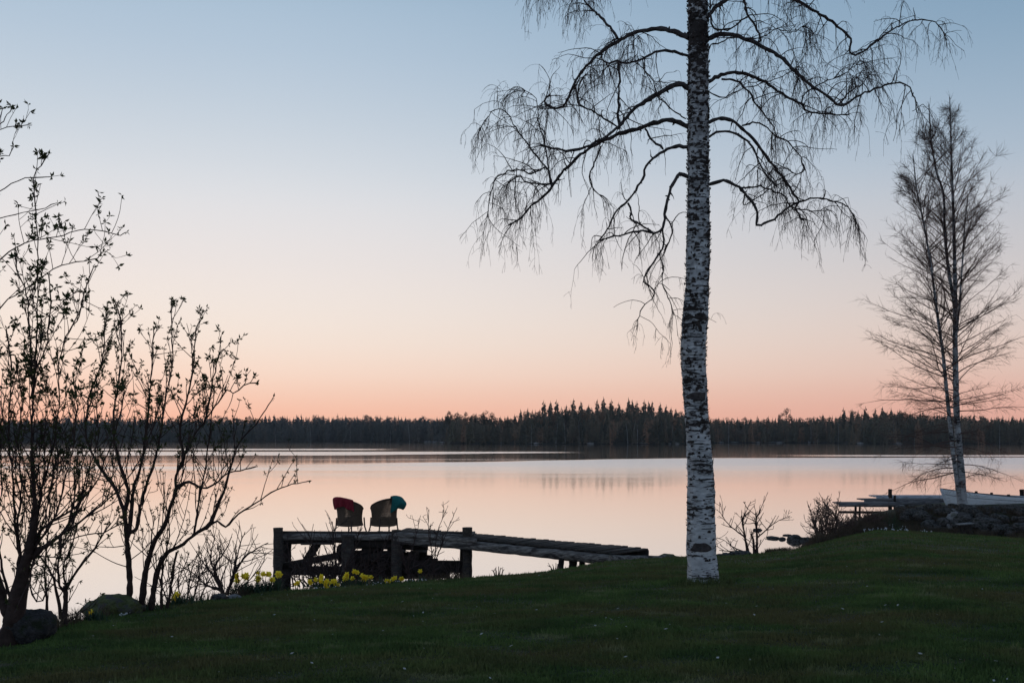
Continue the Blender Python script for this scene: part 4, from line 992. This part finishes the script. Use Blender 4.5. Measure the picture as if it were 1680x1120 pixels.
for q, px in enumerate((560, 600, 640, 676)):
    jlog('crib_log', (jx(px), 26.1, jz(902 + q * 4)), (jx(px) + .1, 27.9, jz(906 + q * 4)), .15, .13)
# gangway
gn = [(2.50, 24.4, 1.10), (1.2, 24.85, 1.19), (-.2, 25.25, 1.29), (-1.6, 25.6, 1.39), (-3.05, 25.85, 1.47)]
gf = [(3.50, 25.55, 1.09), (1.9, 26.0, 1.18), (.3, 26.35, 1.28), (-1.2, 26.75, 1.37), (-2.9, 27.2, 1.46)]
gnp, gfp = smooth_path(gn, .14), smooth_path(gf, .14)
m_ = min(len(gnp), len(gfp)); gi = np.linspace(0, 1, m_)
gnp = np.array([np.interp(gi, np.linspace(0, 1, len(gnp)), gnp[:, c]) for c in range(3)]).T
gfp = np.array([np.interp(gi, np.linspace(0, 1, len(gfp)), gfp[:, c]) for c in range(3)]).T
def gplanks(g):
    for q in range(m_ - 1):
        a, b = (gnp[q] + gnp[q + 1]) / 2, (gfp[q] + gfp[q + 1]) / 2
        ex = unit(b - a) * rngJ.uniform(.02, .05); w = np.linalg.norm(gnp[q + 1] - gnp[q]) * .92
        dz = np.array((0, 0, rngJ.normal(0, .006)))
        g.beam(a - ex + dz, b + ex + dz, w, .04)
jpart('gangway_planks', M['old_wood'], gplanks, smooth=False)
down = np.array((0, 0, -.05))
jpart('gangway_log', M['grey_log'], lambda g: g.tube(gnp + (0, 0, -.16), np.linspace(.135, .125, m_) * (1 + .04 * rngJ.normal(0, 1, m_)), 12))
jpart('gangway_log', M['grey_log'], lambda g: g.tube(gnp[int(m_ * .6):] + (0, -.07, -.03), .075 * (1 + .04 * rngJ.normal(0, 1, m_ - int(m_ * .6))), 10))
jpart('gangway_log', M['dark_wood'], lambda g: g.tube(gfp + (0, 0, -.13), .11, 10))
for px, D_, py0 in ((919, 24.6, 917), (934, 24.9, 918), (941, 25.3, 916), (952, 24.9, 919)):
    jlog('gangway_support', (jx(px, D_), D_, .2), (jx(px + 2, D_), D_, jz(py0, D_)), .07, .07)
q = G(1050, 24.2)
g = Geo(); g.tube(*log(P(1002, 917, 24.2), P(1094, 914, 25.0), .10, .055)); tag(g.build('driftwood_log', M['grey_log'], smooth=True, origin=P(1045, 916, 24.6)), 'grey log lying on the lawn edge at the foot of the gangway', 'log')
boulder(G(1098, 25) + (0, .1, -.02), (.30, .25, .13), 'low mossy stone between the gangway and the big birch', mat='moss', seed=6)

# ------------------------------------------------------------------ wicker chairs and blankets
def shell(phi, t):
    """phi from the middle of the back, t from seat skirt to rim"""
    zr = .95 - .30 * (1 - math.cos(phi * .75)); z0 = .225
    r = .295 + .05 * (1 - t) ** 3 + .045 * t * t
    z = z0 + (zr - z0) * t
    return np.array((r * math.sin(phi) * 1.05, -r * math.cos(phi) - .14 * t * t * max(0, math.cos(phi)), z))
def make_chair(label, loc, rz, first=None):
    if first:
        c = copy_tree(first); c['label'] = label; c.location = loc; c.rotation_euler = (0, 0, rz); return c
    c = empty('wicker_chair', loc, label, 'chair', 'wicker chairs on the jetty', rz)
    A = math.radians(118); g = Geo()
    ph = np.linspace(-A, A, 40)
    for t in np.linspace(0, 1, 40): g.tube([shell(p, t) for p in np.linspace(-A, A, 40)], .0084, 4, False)
    for p in np.linspace(-A, A, 44): g.tube([shell(p, t) * (.99, .99, 1) for t in np.linspace(0, 1, 14)], .006, 4, False)
    g.build('backrest', M['wicker'], c)
    g = Geo(); g.tube([shell(p, 1) for p in ph], .019, 8); g.build('rim', M['wicker_dark'], c, smooth=True)
    g = Geo()
    n = 36; a = np.arange(n) * 2 * np.pi / n
    top = np.stack([.29 * np.sin(a), -.29 * np.cos(a), np.full(n, .42)], 1)
    for z, s in ((.42, 1), (.37, 1.0), (.16, 1.03)): pass
    rings = np.vstack([top * (.02, .02, 1), top * (.6, .6, 1.03), top * (.96, .96, 1), top - (0, 0, .05), top * (1.0, 1.0, 1) - (0, 0, .22)])
    i = (np.arange(4)[:, None] * n + np.arange(n)[None]).ravel(); j = (np.arange(4)[:, None] * n + (np.arange(n)[None] + 1) % n).ravel()
    g.add(rings, np.stack([i, j, j + n, i + n], -1)); g.build('seat', M['wicker'], c, smooth=True)
    for px_, py_ in ((-.25, -.25), (.25, -.25), (-.26, .27), (.26, .27)):
        g = Geo(); g.tube([(px_ * 1.2, py_ * 1.2, 0), (px_ * 1.05, py_ * 1.05, .17), (px_, py_, .42)], [.017, .019, .019], 8); g.build('leg', M['wicker_dark'], c, smooth=True)
    return c
ch1 = make_chair('wicker tub chair on the left, with the dark red blanket', (jx(574.5, 26.65), 26.62, dk), math.radians(-30))
ch2 = make_chair('wicker tub chair on the right, with the teal blanket', (jx(630.5, 26.65), 26.62, dk), math.radians(33), ch1)

def blanket(label, name, mat, chair, p0, p1, out_len, in_len, thick, seed, bulge=0, sag=None):
    rng = np.random.default_rng(seed)
    nu, nv = 34, 40
    W = np.zeros((nu, nv, 3)); cen = np.array((0, 0, 0))
    ang_ = chair.rotation_euler[2]; R = np.array([[math.cos(ang_), -math.sin(ang_), 0], [math.sin(ang_), math.cos(ang_), 0], [0, 0, 1]])
    for a_ in range(nu):
        u = a_ / (nu - 1); phi = p0 + (p1 - p0) * u
        rim = shell(phi, 1.0); low = shell(phi, .35); o = np.array((math.sin(phi), -math.cos(phi), 0))
        dirn = unit(low - rim)
        ol = out_len * (1 + .12 * math.sin(u * 7 + seed) + .05 * math.sin(u * 19)); il = in_len
        if sag is not None: ol *= sag(u)
        for b_ in range(nv):
            v = b_ / (nv - 1); s = v * (ol + il) - il        # <0 inside, >0 outside
            off = .026 + thick * (.75 + .25 * math.sin(u * 3.1 * 2))
            fold = .018 * math.sin(u * 24 + seed + s * 4) * min(1, abs(s) * 6)
            if abs(s) < .03:
                th = s / .03 * math.pi / 2
                p = rim + o * math.sin(th) * off + np.array((0, 0, math.cos(th) * off))
            else:
                e = abs(s) - .03
                p = rim + o * math.copysign(off, s) * (1 + .0) + dirn * e + o * fold
            bl = bulge * math.exp(-((s - out_len * .45) / (out_len * .45)) ** 2) * math.sin(math.pi * min(1, max(0, u))) if bulge else 0
            W[a_, b_] = p + o * bl
    i = (np.arange(nu - 1)[:, None] * nv + np.arange(nv - 1)[None]).ravel()
    g = Geo(); loc = np.array(chair.location)
    g.add(W.reshape(-1, 3) @ R.T, np.stack([i, i + 1, i + nv + 1, i + nv], -1))
    o = g.build(name, M[mat], smooth=True); o.location = chair.location
    so = o.modifiers.new('thickness', 'SOLIDIFY'); so.thickness = .014; so.offset = 1
    return tag(o, label, 'blanket')
blanket('dark red blanket folded over the back of the left wicker chair', 'blanket', 'red', ch1, math.radians(-34), math.radians(58), .27, .16, .012, 1)
blanket('teal blanket bunched over the back of the right wicker chair', 'blanket', 'teal', ch2, math.radians(-4), math.radians(84), .34, .18, .05, 2, .17, lambda u: 1.12 - .62 * u)

# ------------------------------------------------------------------ daffodils
def daff_proto(h, seed, label, group):
    rng = np.random.default_rng(seed)
    root = empty('daffodil', (0, 0, 0), label, 'flower', group)
    g = Geo(); st = np.array([(0, 0, 0), (.004, 0, h * .5), (.0, -.004, h * .9), (0, -.012, h), (0, -.030, h - .004)]); g.tube(smooth_path(st, .03), .0035, 5); g.build('stem', M['daff_leaf'], root)
    fc = np.array((0, -.034, h - .004)); g = Geo()
    for k in range(6):
        a = k * math.pi / 3 + rng.uniform(-.15, .15); ca, sa = math.cos(a), math.sin(a); L = .052 * rng.uniform(.9, 1.1); w = .018
        bk = (.006 if k % 2 else -.002)
        ptsL = [(0, 0), (.35, -1), (.7, -.75), (1, 0), (.7, .75), (.35, 1)]
        v = [fc + np.array((ca * L * p_ - sa * w * q_, bk - .012 * p_ + .006 * abs(q_), sa * L * p_ + ca * w * q_)) for p_, q_ in ptsL]
        g.add(v, [[0, 1, 2, 3], [0, 3, 4, 5]])
    g.build('petals', M['petal'], root)
    g = Geo(); n = 12; vs = []
    for y_, r_ in ((0, .013), (-.018, .016), (-.032, .018), (-.040, .027)):
        for k in range(n):
            a = k * 2 * math.pi / n; rr_ = r_ * (1 + (.12 if (k % 2 and r_ > .02) else 0)); vs.append(fc + np.array((rr_ * math.cos(a), y_, rr_ * math.sin(a))))
    g.add(vs, [[q * n + k, q * n + (k + 1) % n, (q + 1) * n + (k + 1) % n, (q + 1) * n + k] for q in range(3) for k in range(n)])
    g.build('trumpet', M['trumpet'], root)
    g = Geo()
    for k in range(5):
        a = rng.uniform(0, 6.28); b = grow(rng, (rng.normal(0, .02), rng.normal(0, .02), -.02), (math.cos(a) * .25, math.sin(a) * .25, 1), h * rng.uniform(.7, 1.0), 6, .05, (math.cos(a) * .04, math.sin(a) * .04, 0))
        wv = np.array((math.sin(a), -math.cos(a), 0)) * .007
        ww = np.array([1, 1, 1, .95, .8, .5, .05])[:, None] * wv
        v = np.vstack([b - ww, b + ww]); m = len(b)
        g.add(v, [[q, q + 1, m + q + 1, m + q] for q in range(m - 1)])
    g.build('leaves', M['daff_leaf'], root)
    return root
dp = None; rngD = np.random.default_rng(50); protosD = []
for label, group, flowers, D_ in (
    ('yellow daffodil in the largest clump, left of the jetty post', 'daffodils of the largest clump', [(387, 944), (388, 951), (400, 944), (408, 946), (424, 947), (430, 941), (436, 940), (444, 941), (448, 950), (455, 944), (459, 940)], 16.0),
    ('yellow daffodil in the row in front of the left jetty timbers', 'daffodils of the row by the jetty', [(489, 957), (508, 955), (521, 950), (526, 947), (530, 950), (534, 955), (538, 961), (543, 953), (549, 952), (553, 956)], 17.7),
    ('yellow daffodil in the bunch below the middle jetty post', 'daffodils of the bunch below the jetty post', [(569, 941), (572, 946), (566, 947), (577, 948)], 18.6),
    ('yellow daffodil in the dense bunch right of the middle jetty post', 'daffodils of the dense bunch', [(587, 938), (592, 943), (597, 945), (602, 946), (608, 946), (599, 950)], 18.9),
    ('small yellow daffodil in the short row right of the dense bunch', 'daffodils of the short row', [(635, 952), (643, 949), (650, 947), (659, 949)], 19.3),
    ('single yellow daffodil standing at the foot of the bare saplings', 'lone daffodil by the saplings', [(689, 936)], 19.9),
    ('single yellow daffodil in front of the mossy boulder', 'lone daffodil by the mossy boulder', [(157, 1004)], 10.9),
    ('yellow daffodil beside the stems of the many-stemmed shrub', 'daffodils beside the shrub', [(283, 982), (288, 974)], 13.0)):
    more = [(a + rngD.uniform(-6, 6), b + rngD.uniform(-3, 4)) for a, b in flowers if len(flowers) > 3 and rngD.uniform() < .65]
    for px, py in flowers + more:
        d = D_ + rngD.uniform(-.25, .25)
        q = P(px, py, d); gz = float(lawn_z(q[0], q[1])); h = max(.16, q[2] - gz)
        if len(protosD) < 3:
            o = daff_proto(.34, 60 + len(protosD), label, group); protosD.append(o)
        else: o = copy_tree(protosD[rngD.integers(3)])
        tag(o, label, 'flower', group)
        hs = np.clip(h, .2, .5) / .34
        o.location = (q[0], q[1], q[2] - .336 * max(1, hs)); o.scale = (1, 1, max(1, hs)); o.rotation_euler = (0, 0, rngD.uniform(-.9, .9))
def leaf_clump(px, D_, w, h, n, label, seed):
    rng = np.random.default_rng(seed); o = G(px, D_); g = Geo()
    for _ in range(n):
        a = rng.uniform(0, 6.28); b = grow(rng, (rng.normal(0, w), rng.normal(0, w * .5), -.03), (math.cos(a) * .3, math.sin(a) * .3, 1), h * rng.uniform(.6, 1.1), 6, .05, (math.cos(a) * .05, math.sin(a) * .05, -.02))
        wv = np.array((math.sin(a), -math.cos(a), 0)) * .008
        ww = np.array([1, 1, 1, .95, .8, .5, .05])[:, None] * wv
        v = np.vstack([b - ww, b + ww]); m = len(b); g.add(v, [[q, q + 1, m + q + 1, m + q] for q in range(m - 1)])
    ob = g.build('leaf_clump', M['daff_leaf']); ob.location = tuple(o)
    tag(ob, label, 'plant')
leaf_clump(412, 15.7, .17, .27, 190, 'broad dark leaf clump under the largest group of daffodils', 1)
leaf_clump(440, 15.9, .12, .27, 120, 'dark leaf clump under the daffodils nearest the left jetty post', 2)
leaf_clump(530, 17.7, .22, .17, 130, 'low dark leaf clump under the row of daffodils', 3)
leaf_clump(586, 18.6, .25, .20, 130, 'dark leaf clump under the daffodils below the middle post', 4)
leaf_clump(645, 19.2, .14, .14, 50, 'thin leaf clump under the short row of small daffodils', 5)
leaf_clump(156, 10.9, .07, .17, 60, 'leaf clump of the single daffodil by the mossy boulder', 6)
leaf_clump(297, 13.0, .12, .19, 80, 'leaf clump beside the many-stemmed shrub', 7)
leaf_clump(250, 12.2, .13, .12, 80, 'low leaf clump at the foot of the many-stemmed shrub', 8)
leaf_clump(690, 19.9, .06, .16, 26, 'thin leaves around the single daffodil by the saplings', 9)

# ------------------------------------------------------------------ pier, boat and stump at the right
po = np.array(P(1450, 828, 43.5)); po[2] = 0
pier = empty('pier', po, 'stepped grey wooden pier behind the reedy bank', 'pier')
pz = lambda py, D_: H - (py - YH) / FOC * D_
def ppart(name, mat, fn, smooth=False):
    g = Geo(); fn(g); g.v = [v - po for v in g.v]; return g.build(name, M[mat], pier, smooth=smooth)
def boards(px0, px1, py, D0, D1, th=.05):
    def fn(g):
        y = D0; z = pz(py, D0)
        while y < D1:
            w = rngJ.uniform(.16, .2); g.box(((jx(px0, D0) + jx(px1, D0)) / 2, y + w / 2, z - th / 2 + rngJ.normal(0, .004)), (jx(px1, D0) - jx(px0, D0) + rngJ.normal(0, .03), w - .012, th)); y += w
    return fn
ppart('deck', 'pier_wood', boards(1375, 1476, 824.5, 42.5, 43.1))
ppart('deck', 'pier_wood', boards(1417, 1556, 818.8, 43.7, 44.5))
ppart('deck', 'pale_wood', boards(1437, 1560, 813.5, 45.3, 46.2))
ppart('fascia', 'pier_wood', lambda g: g.beam((jx(1375, 42.5), 42.44, pz(828, 42.5)), (jx(1476, 42.5), 42.44, pz(828, 42.5)), .05, .14))
ppart('fascia', 'pier_wood', lambda g: g.beam((jx(1417, 43.7), 43.64, pz(825.5, 43.7)), (jx(1556, 43.7), 43.64, pz(825.5, 43.7)), .05, .30))
ppart('fascia', 'pale_wood', lambda g: g.beam((jx(1437, 45.3), 45.24, pz(817.3, 45.3)), (jx(1560, 45.3), 45.24, pz(816.8, 45.3)), .05, .16))
ppart('stringer', 'dark_wood', lambda g: g.beam((jx(1376, 42.7), 42.7, pz(839.5, 42.7)), (jx(1478, 42.7), 42.7, pz(840.5, 42.7)), .1, .10))
for px, py0, D_, r in ((1404, 829, 42.8, .05), (1411, 829, 43.0, .045), (1460.5, 801, 45.25, .085), (1468, 812, 43.55, .05)):
    ppart('post', 'dark_wood', lambda g: g.tube(*log((jx(px, D_), D_, -.6), (jx(px, D_), D_, pz(py0, D_)), r, r)), True)

# boat
bx0, bD = jx(1545, 41.), 41.0
bo = np.array((bx0, bD, 0.))
bo[2] = pz(836, 41.) - .06
boat = empty('rowing_boat', bo, 'white wooden rowing boat lying on the stone bank, bow to the left', 'boat')
Lb, NB = 5.6, 40
def hullp(u, v):
    """u along from bow, v from keel (0) to gunwale (1)"""
    half = .78 * math.sin(math.pi * min(1, .02 + u * .62)) ** .8 if u < .8 else .78 * math.sin(math.pi * (.02 + .8 * .62)) ** .8 * (1 - .25 * ((u - .8) / .2) ** 1.5)
    sheer = .50 + .42 * (1 - u) ** 2.0 + .05 * u ** 3
    keel = .05 + .10 * max(0, (.12 - u) / .12) ** 2
    w = half * math.sin(v * math.pi / 2) ** .62
    z = keel + (sheer - keel) * (1 - math.cos(v * math.pi / 2)) ** .85
    rake = .34 * (1 - v) * max(0, 1 - u / .25)
    return np.array((u * Lb + rake, w, z))
NV = 21
us = np.linspace(0, 1, NB) ** 1.3
g = Geo()
for s in (-1, 1):
    vs = []
    for u in us:
        for k in range(NV):
            v = k / (NV - 1); p = hullp(u, v); st = (v * 6) % 1
            p[1] = s * (p[1] + .012 * (1 - st) * (1 if u > .03 else 0)); vs.append(p)
    g.add(vs, [[a * NV + b, a * NV + b + 1, (a + 1) * NV + b + 1, (a + 1) * NV + b] for a in range(NB - 1) for b in range(NV - 1)])
vs = [hullp(1, k / (NV - 1)) * (1, s, 1) for s in (-1, 1) for k in range(NV)]
g.add(vs, [[k, k + 1, NV + k + 1, NV + k] for k in range(NV - 1)])
hull = g.build('hull', M['boat_white'], boat)
so = hull.modifiers.new('planking', 'SOLIDIFY'); so.thickness = .02; so.offset = -1
g = Geo()
for s in (-1, 1): g.tube([hullp(u, 1) * (1, s, 1) + (0, s * .012, .012) for u in us], .022, 6)
g.build('gunwale', M['boat_grey'], boat, smooth=True)
g = Geo()
for s in (-1, 1): g.tube([hullp(u, .80) * (1, s, 1) + (0, s * .016, 0) for u in us[1:]], .013, 6)
g.build('rubbing_strake', M['boat_grey'], boat, smooth=True)
g = Geo(); g.tube([hullp(0, v) - (.012, 0, 0) for v in np.linspace(0, 1, 9)], .028, 6); g.build('stem_post', M['boat_white'], boat, smooth=True)
for u in (.30, .55, .8):
    w = hullp(u, .8)[1]; g = Geo(); g.box((u * Lb, 0, hullp(u, .8)[2] - .03), (.22, w * 1.9, .03)); g.build('thwart', M['old_wood'], boat)
for u, s in ((.18, 1), (.22, -1), (.44, -1), (.44, 1)):
    p = hullp(u, 1); g = Geo(); g.box((u * Lb, s * p[1], p[2] + .055), (.10, .05, .08)); g.build('rowlock', M['dark_wood'], boat)
boat.rotation_euler = (0, 0, math.radians(3))
g = Geo(); q = P(1677, 818, 46); g.tube(*log((q[0], q[1], -.6), (q[0], q[1], pz(802, 46)), .10, .10)); tag(g.build('mooring_post', M['dark_wood'], smooth=True, origin=(q[0], q[1], 0)), 'short dark mooring post behind the white boat', 'post')
# stump
q = G(1583, 34.9); st = empty('tree_stump', q, 'old tree stump with a pale cut top beside the stone bank', 'stump')
g = Geo(); zs = np.linspace(-.1, .36, 9); g.tube([(0, 0, z) for z in zs], [.34, .30, .27, .25, .24, .23, .23, .23, .22], 14); g.build('stump_wood', M['dark_wood'], st, smooth=True)
g = Geo(); g.box((0, 0, .385), (.52, .34, .03), np.array([[1, 0, -.1], [0, 1, 0], [.1, 0, 1]])); g.build('cut_top', M['stone_pale'], st)

# ------------------------------------------------------------------ grass, flowers, litter (uncountable)
def blades(x, y, h, w, rng, lean=.5):
    n = len(x); z = lawn_z(x, y) - .004
    a = rng.uniform(0, 2 * np.pi, n); b = rng.uniform(0, 2 * np.pi, n); ln = h * lean * rng.uniform(.1, 1, n)
    p = np.stack([x, y, z], 1); wv = np.stack([np.cos(a) * w, np.sin(a) * w, np.zeros(n)], 1)
    mid = p + np.stack([np.cos(b) * ln * .3, np.sin(b) * ln * .3, h * .6], 1); tip = p + np.stack([np.cos(b) * ln, np.sin(b) * ln, h], 1)
    v = np.stack([p - wv, p + wv, mid + wv * .8, mid - wv * .8, tip], 1).reshape(-1, 3)
    o = np.arange(n) * 5
    return v, np.stack([o, o + 1, o + 2, o + 3], 1), np.stack([o + 3, o + 2, o + 4], 1)
rng = np.random.default_rng(2)
g = Geo()
def scatter(n, d0, d1, pw, x0=-30, x1=1720):
    D = d0 + (d1 - d0) * rng.uniform(0, 1, n) ** pw; px = rng.uniform(x0, x1, n)
    return (px - 840) / FOC * D, D, px
IN, OL, OR_ = (-30, 1720), (-900, -30), (1720, 2900)
for n, d0, d1, h0, h1, rg in ((260000, 5.6, 10.5, .024, .050, IN), (200000, 10.5, 18, .026, .055, IN), (150000, 18, 37, .032, .06, IN), (70000, 3.0, 12, .026, .055, OL), (60000, 3.0, 12, .026, .055, OR_), (70000, 12, 34, .03, .06, OR_), (60000, 3.0, 5.6, .024, .05, IN)):
    x, y, px = scatter(n, d0, d1, 1.0, *rg)
    E = np.interp(px, TPX, TE); ok = y < E + .5
    x, y = x[ok], y[ok]
    tuft = .7 + .45 * np.clip(np.sin(x * 3.1 + 2 * np.sin(y * 2.3)) * np.sin(y * 4.2 + np.sin(x * 2.9)), -1, 1) + .55 * np.clip(np.sin(x * 11 + 2 * np.sin(y * 7)) * np.sin(y * 13 + 2 * np.sin(x * 9)) - .35, 0, 1) + (rng.uniform(0, 1, len(x)) < .03) * .8
    v, q, t = blades(x, y, rng.uniform(h0, h1, len(x)) * tuft, .0030 + .00022 * y, rng)
    n0 = g.n; g.v.append(v); g.f += [q + n0, t + n0]; g.n += len(v)
a_ = rng.uniform(0, 6.28, 1500); r_ = rng.uniform(.17, .42, 1500)
v, q, t = blades(base[0] + np.cos(a_) * r_, base[1] + np.sin(a_) * r_, rng.uniform(.04, .13, 1500), .004, rng)
n0 = g.n; g.v.append(v); g.f += [q + n0, t + n0]; g.n += len(v)
tag(g.build('grass', M['grass']), 'short dark green lawn grass with mossy and dry patches', 'grass', kind='stuff')
# rough dry grass on the banks
g = Geo()
def drygrass(n, x0, x1, o0, o1, h0, h1):
    px = rng.uniform(x0, x1, n); D = np.interp(px, TPX, TE) + rng.uniform(o0, o1, n)
    keep = np.sin(px * .11) + np.sin(px * .043 + D) + rng.normal(0, .8, n) > -.5
    px, D = px[keep], D[keep]
    v, q, t = blades((px - 840) / FOC * D, D, rng.uniform(h0, h1, len(px)), .004, rng, .8)
    n0 = g.n; g.v.append(v); g.f += [q + n0, t + n0]; g.n += len(v)
drygrass(9000, 1330, 1480, -.5, 1.6, .12, .42); drygrass(13000, 1470, 1700, -.6, 2.6, .08, .30); drygrass(3500, 1255, 1340, -.2, .6, .05, .16)
drygrass(2500, 560, 770, .2, .9, .06, .2); drygrass(2500, 60, 460, .0, .5, .05, .2)
tag(g.build('dry_grass', M['dry']), 'brown dry grass along the edges of the shore bank', 'dry grass', kind='stuff')
g = Geo()
x, y, px = scatter(15000, 5.7, 26, 1.0); ok = (y < np.interp(px, TPX, TE)) & (np.sin(x * 2.1 + np.sin(y * 1.7)) + np.sin(y * 2.6 - x) + rng.normal(0, .7, len(x)) > .9)
x, y = x[ok], y[ok]; v, q, t = blades(x, y, rng.uniform(.015, .05, len(x)), .0022 + .0002 * y, rng, 2.2)
n0 = g.n; g.v.append(v); g.f += [q + n0, t + n0]; g.n += len(v)
tag(g.build('dead_straw', M['dry']), 'thin brown dead straw lying among the lawn grass', 'straw', kind='stuff')
g = Geo()
def specks(n, x0, x1, o0, o1, s, up):
    for _ in range(n):
        px = rng.uniform(x0, x1); D = float(np.interp(px, TPX, TE)) + rng.uniform(o0, o1); c = G(px, D) + (0, 0, up * rng.uniform(.5, 1.2))
        for k in range(6):
            a = k * math.pi / 3; d = np.array((math.cos(a), -.5, math.sin(a))) * s; e = np.array((-math.sin(a), 0, math.cos(a))) * s * .35
            g.add([c, c + d * .5 + e, c + d, c + d * .5 - e], [[0, 1, 2, 3]])
specks(60, 1415, 1490, -1.5, .6, .022, .1); specks(12, 1500, 1530, -1.0, -.2, .022, .08); specks(14, 190, 220, -.35, -.1, .012, .03); specks(24, 600, 705, -.4, .2, .014, .05); specks(10, 510, 560, -.3, .1, .012, .05)
tag(g.build('white_flowers', M['white_petal']), 'scattered tiny white spring flowers at the foot of the banks', 'flowers', kind='stuff')
g = Geo()
for _ in range(420):
    D = 5.8 + 22 * rng.uniform() ** 1.3; px = rng.uniform(60, 1690)
    if D > np.interp(px, TPX, TE) - .5: continue
    c = G(px, D) + (0, 0, .05); a = rng.uniform(0, 6.28); s = rng.uniform(.006, .02)
    d = np.array((math.cos(a), math.sin(a), rng.uniform(-.3, .5))) * s; e = np.array((-math.sin(a), math.cos(a), rng.uniform(0, .5))) * s * .5
    g.add([c - d, c + e, c + d, c - e], [[0, 1, 2, 3]])
tag(g.build('fallen_leaves', M['litter']), 'pale fallen leaf scraps scattered over the lawn', 'litter', kind='stuff')

# ------------------------------------------------------------------ evening air over the lake
hm = bpy.data.materials.new('haze'); hm.use_nodes = True; hm.node_tree.nodes.clear()
ho = hm.node_tree.nodes.new('ShaderNodeOutputMaterial'); hv = hm.node_tree.nodes.new('ShaderNodeVolumePrincipled')
hv.inputs['Color'].default_value = (.96, .95, .96, 1); hv.inputs['Density'].default_value = .00009
hm.node_tree.links.new(hv.outputs[0], ho.inputs['Volume'])
g = Geo(); g.box((0, 460, 22), (3400, 1080, 54)); tag(g.build('haze', hm), 'thin evening haze over the lake', 'haze', kind='stuff')
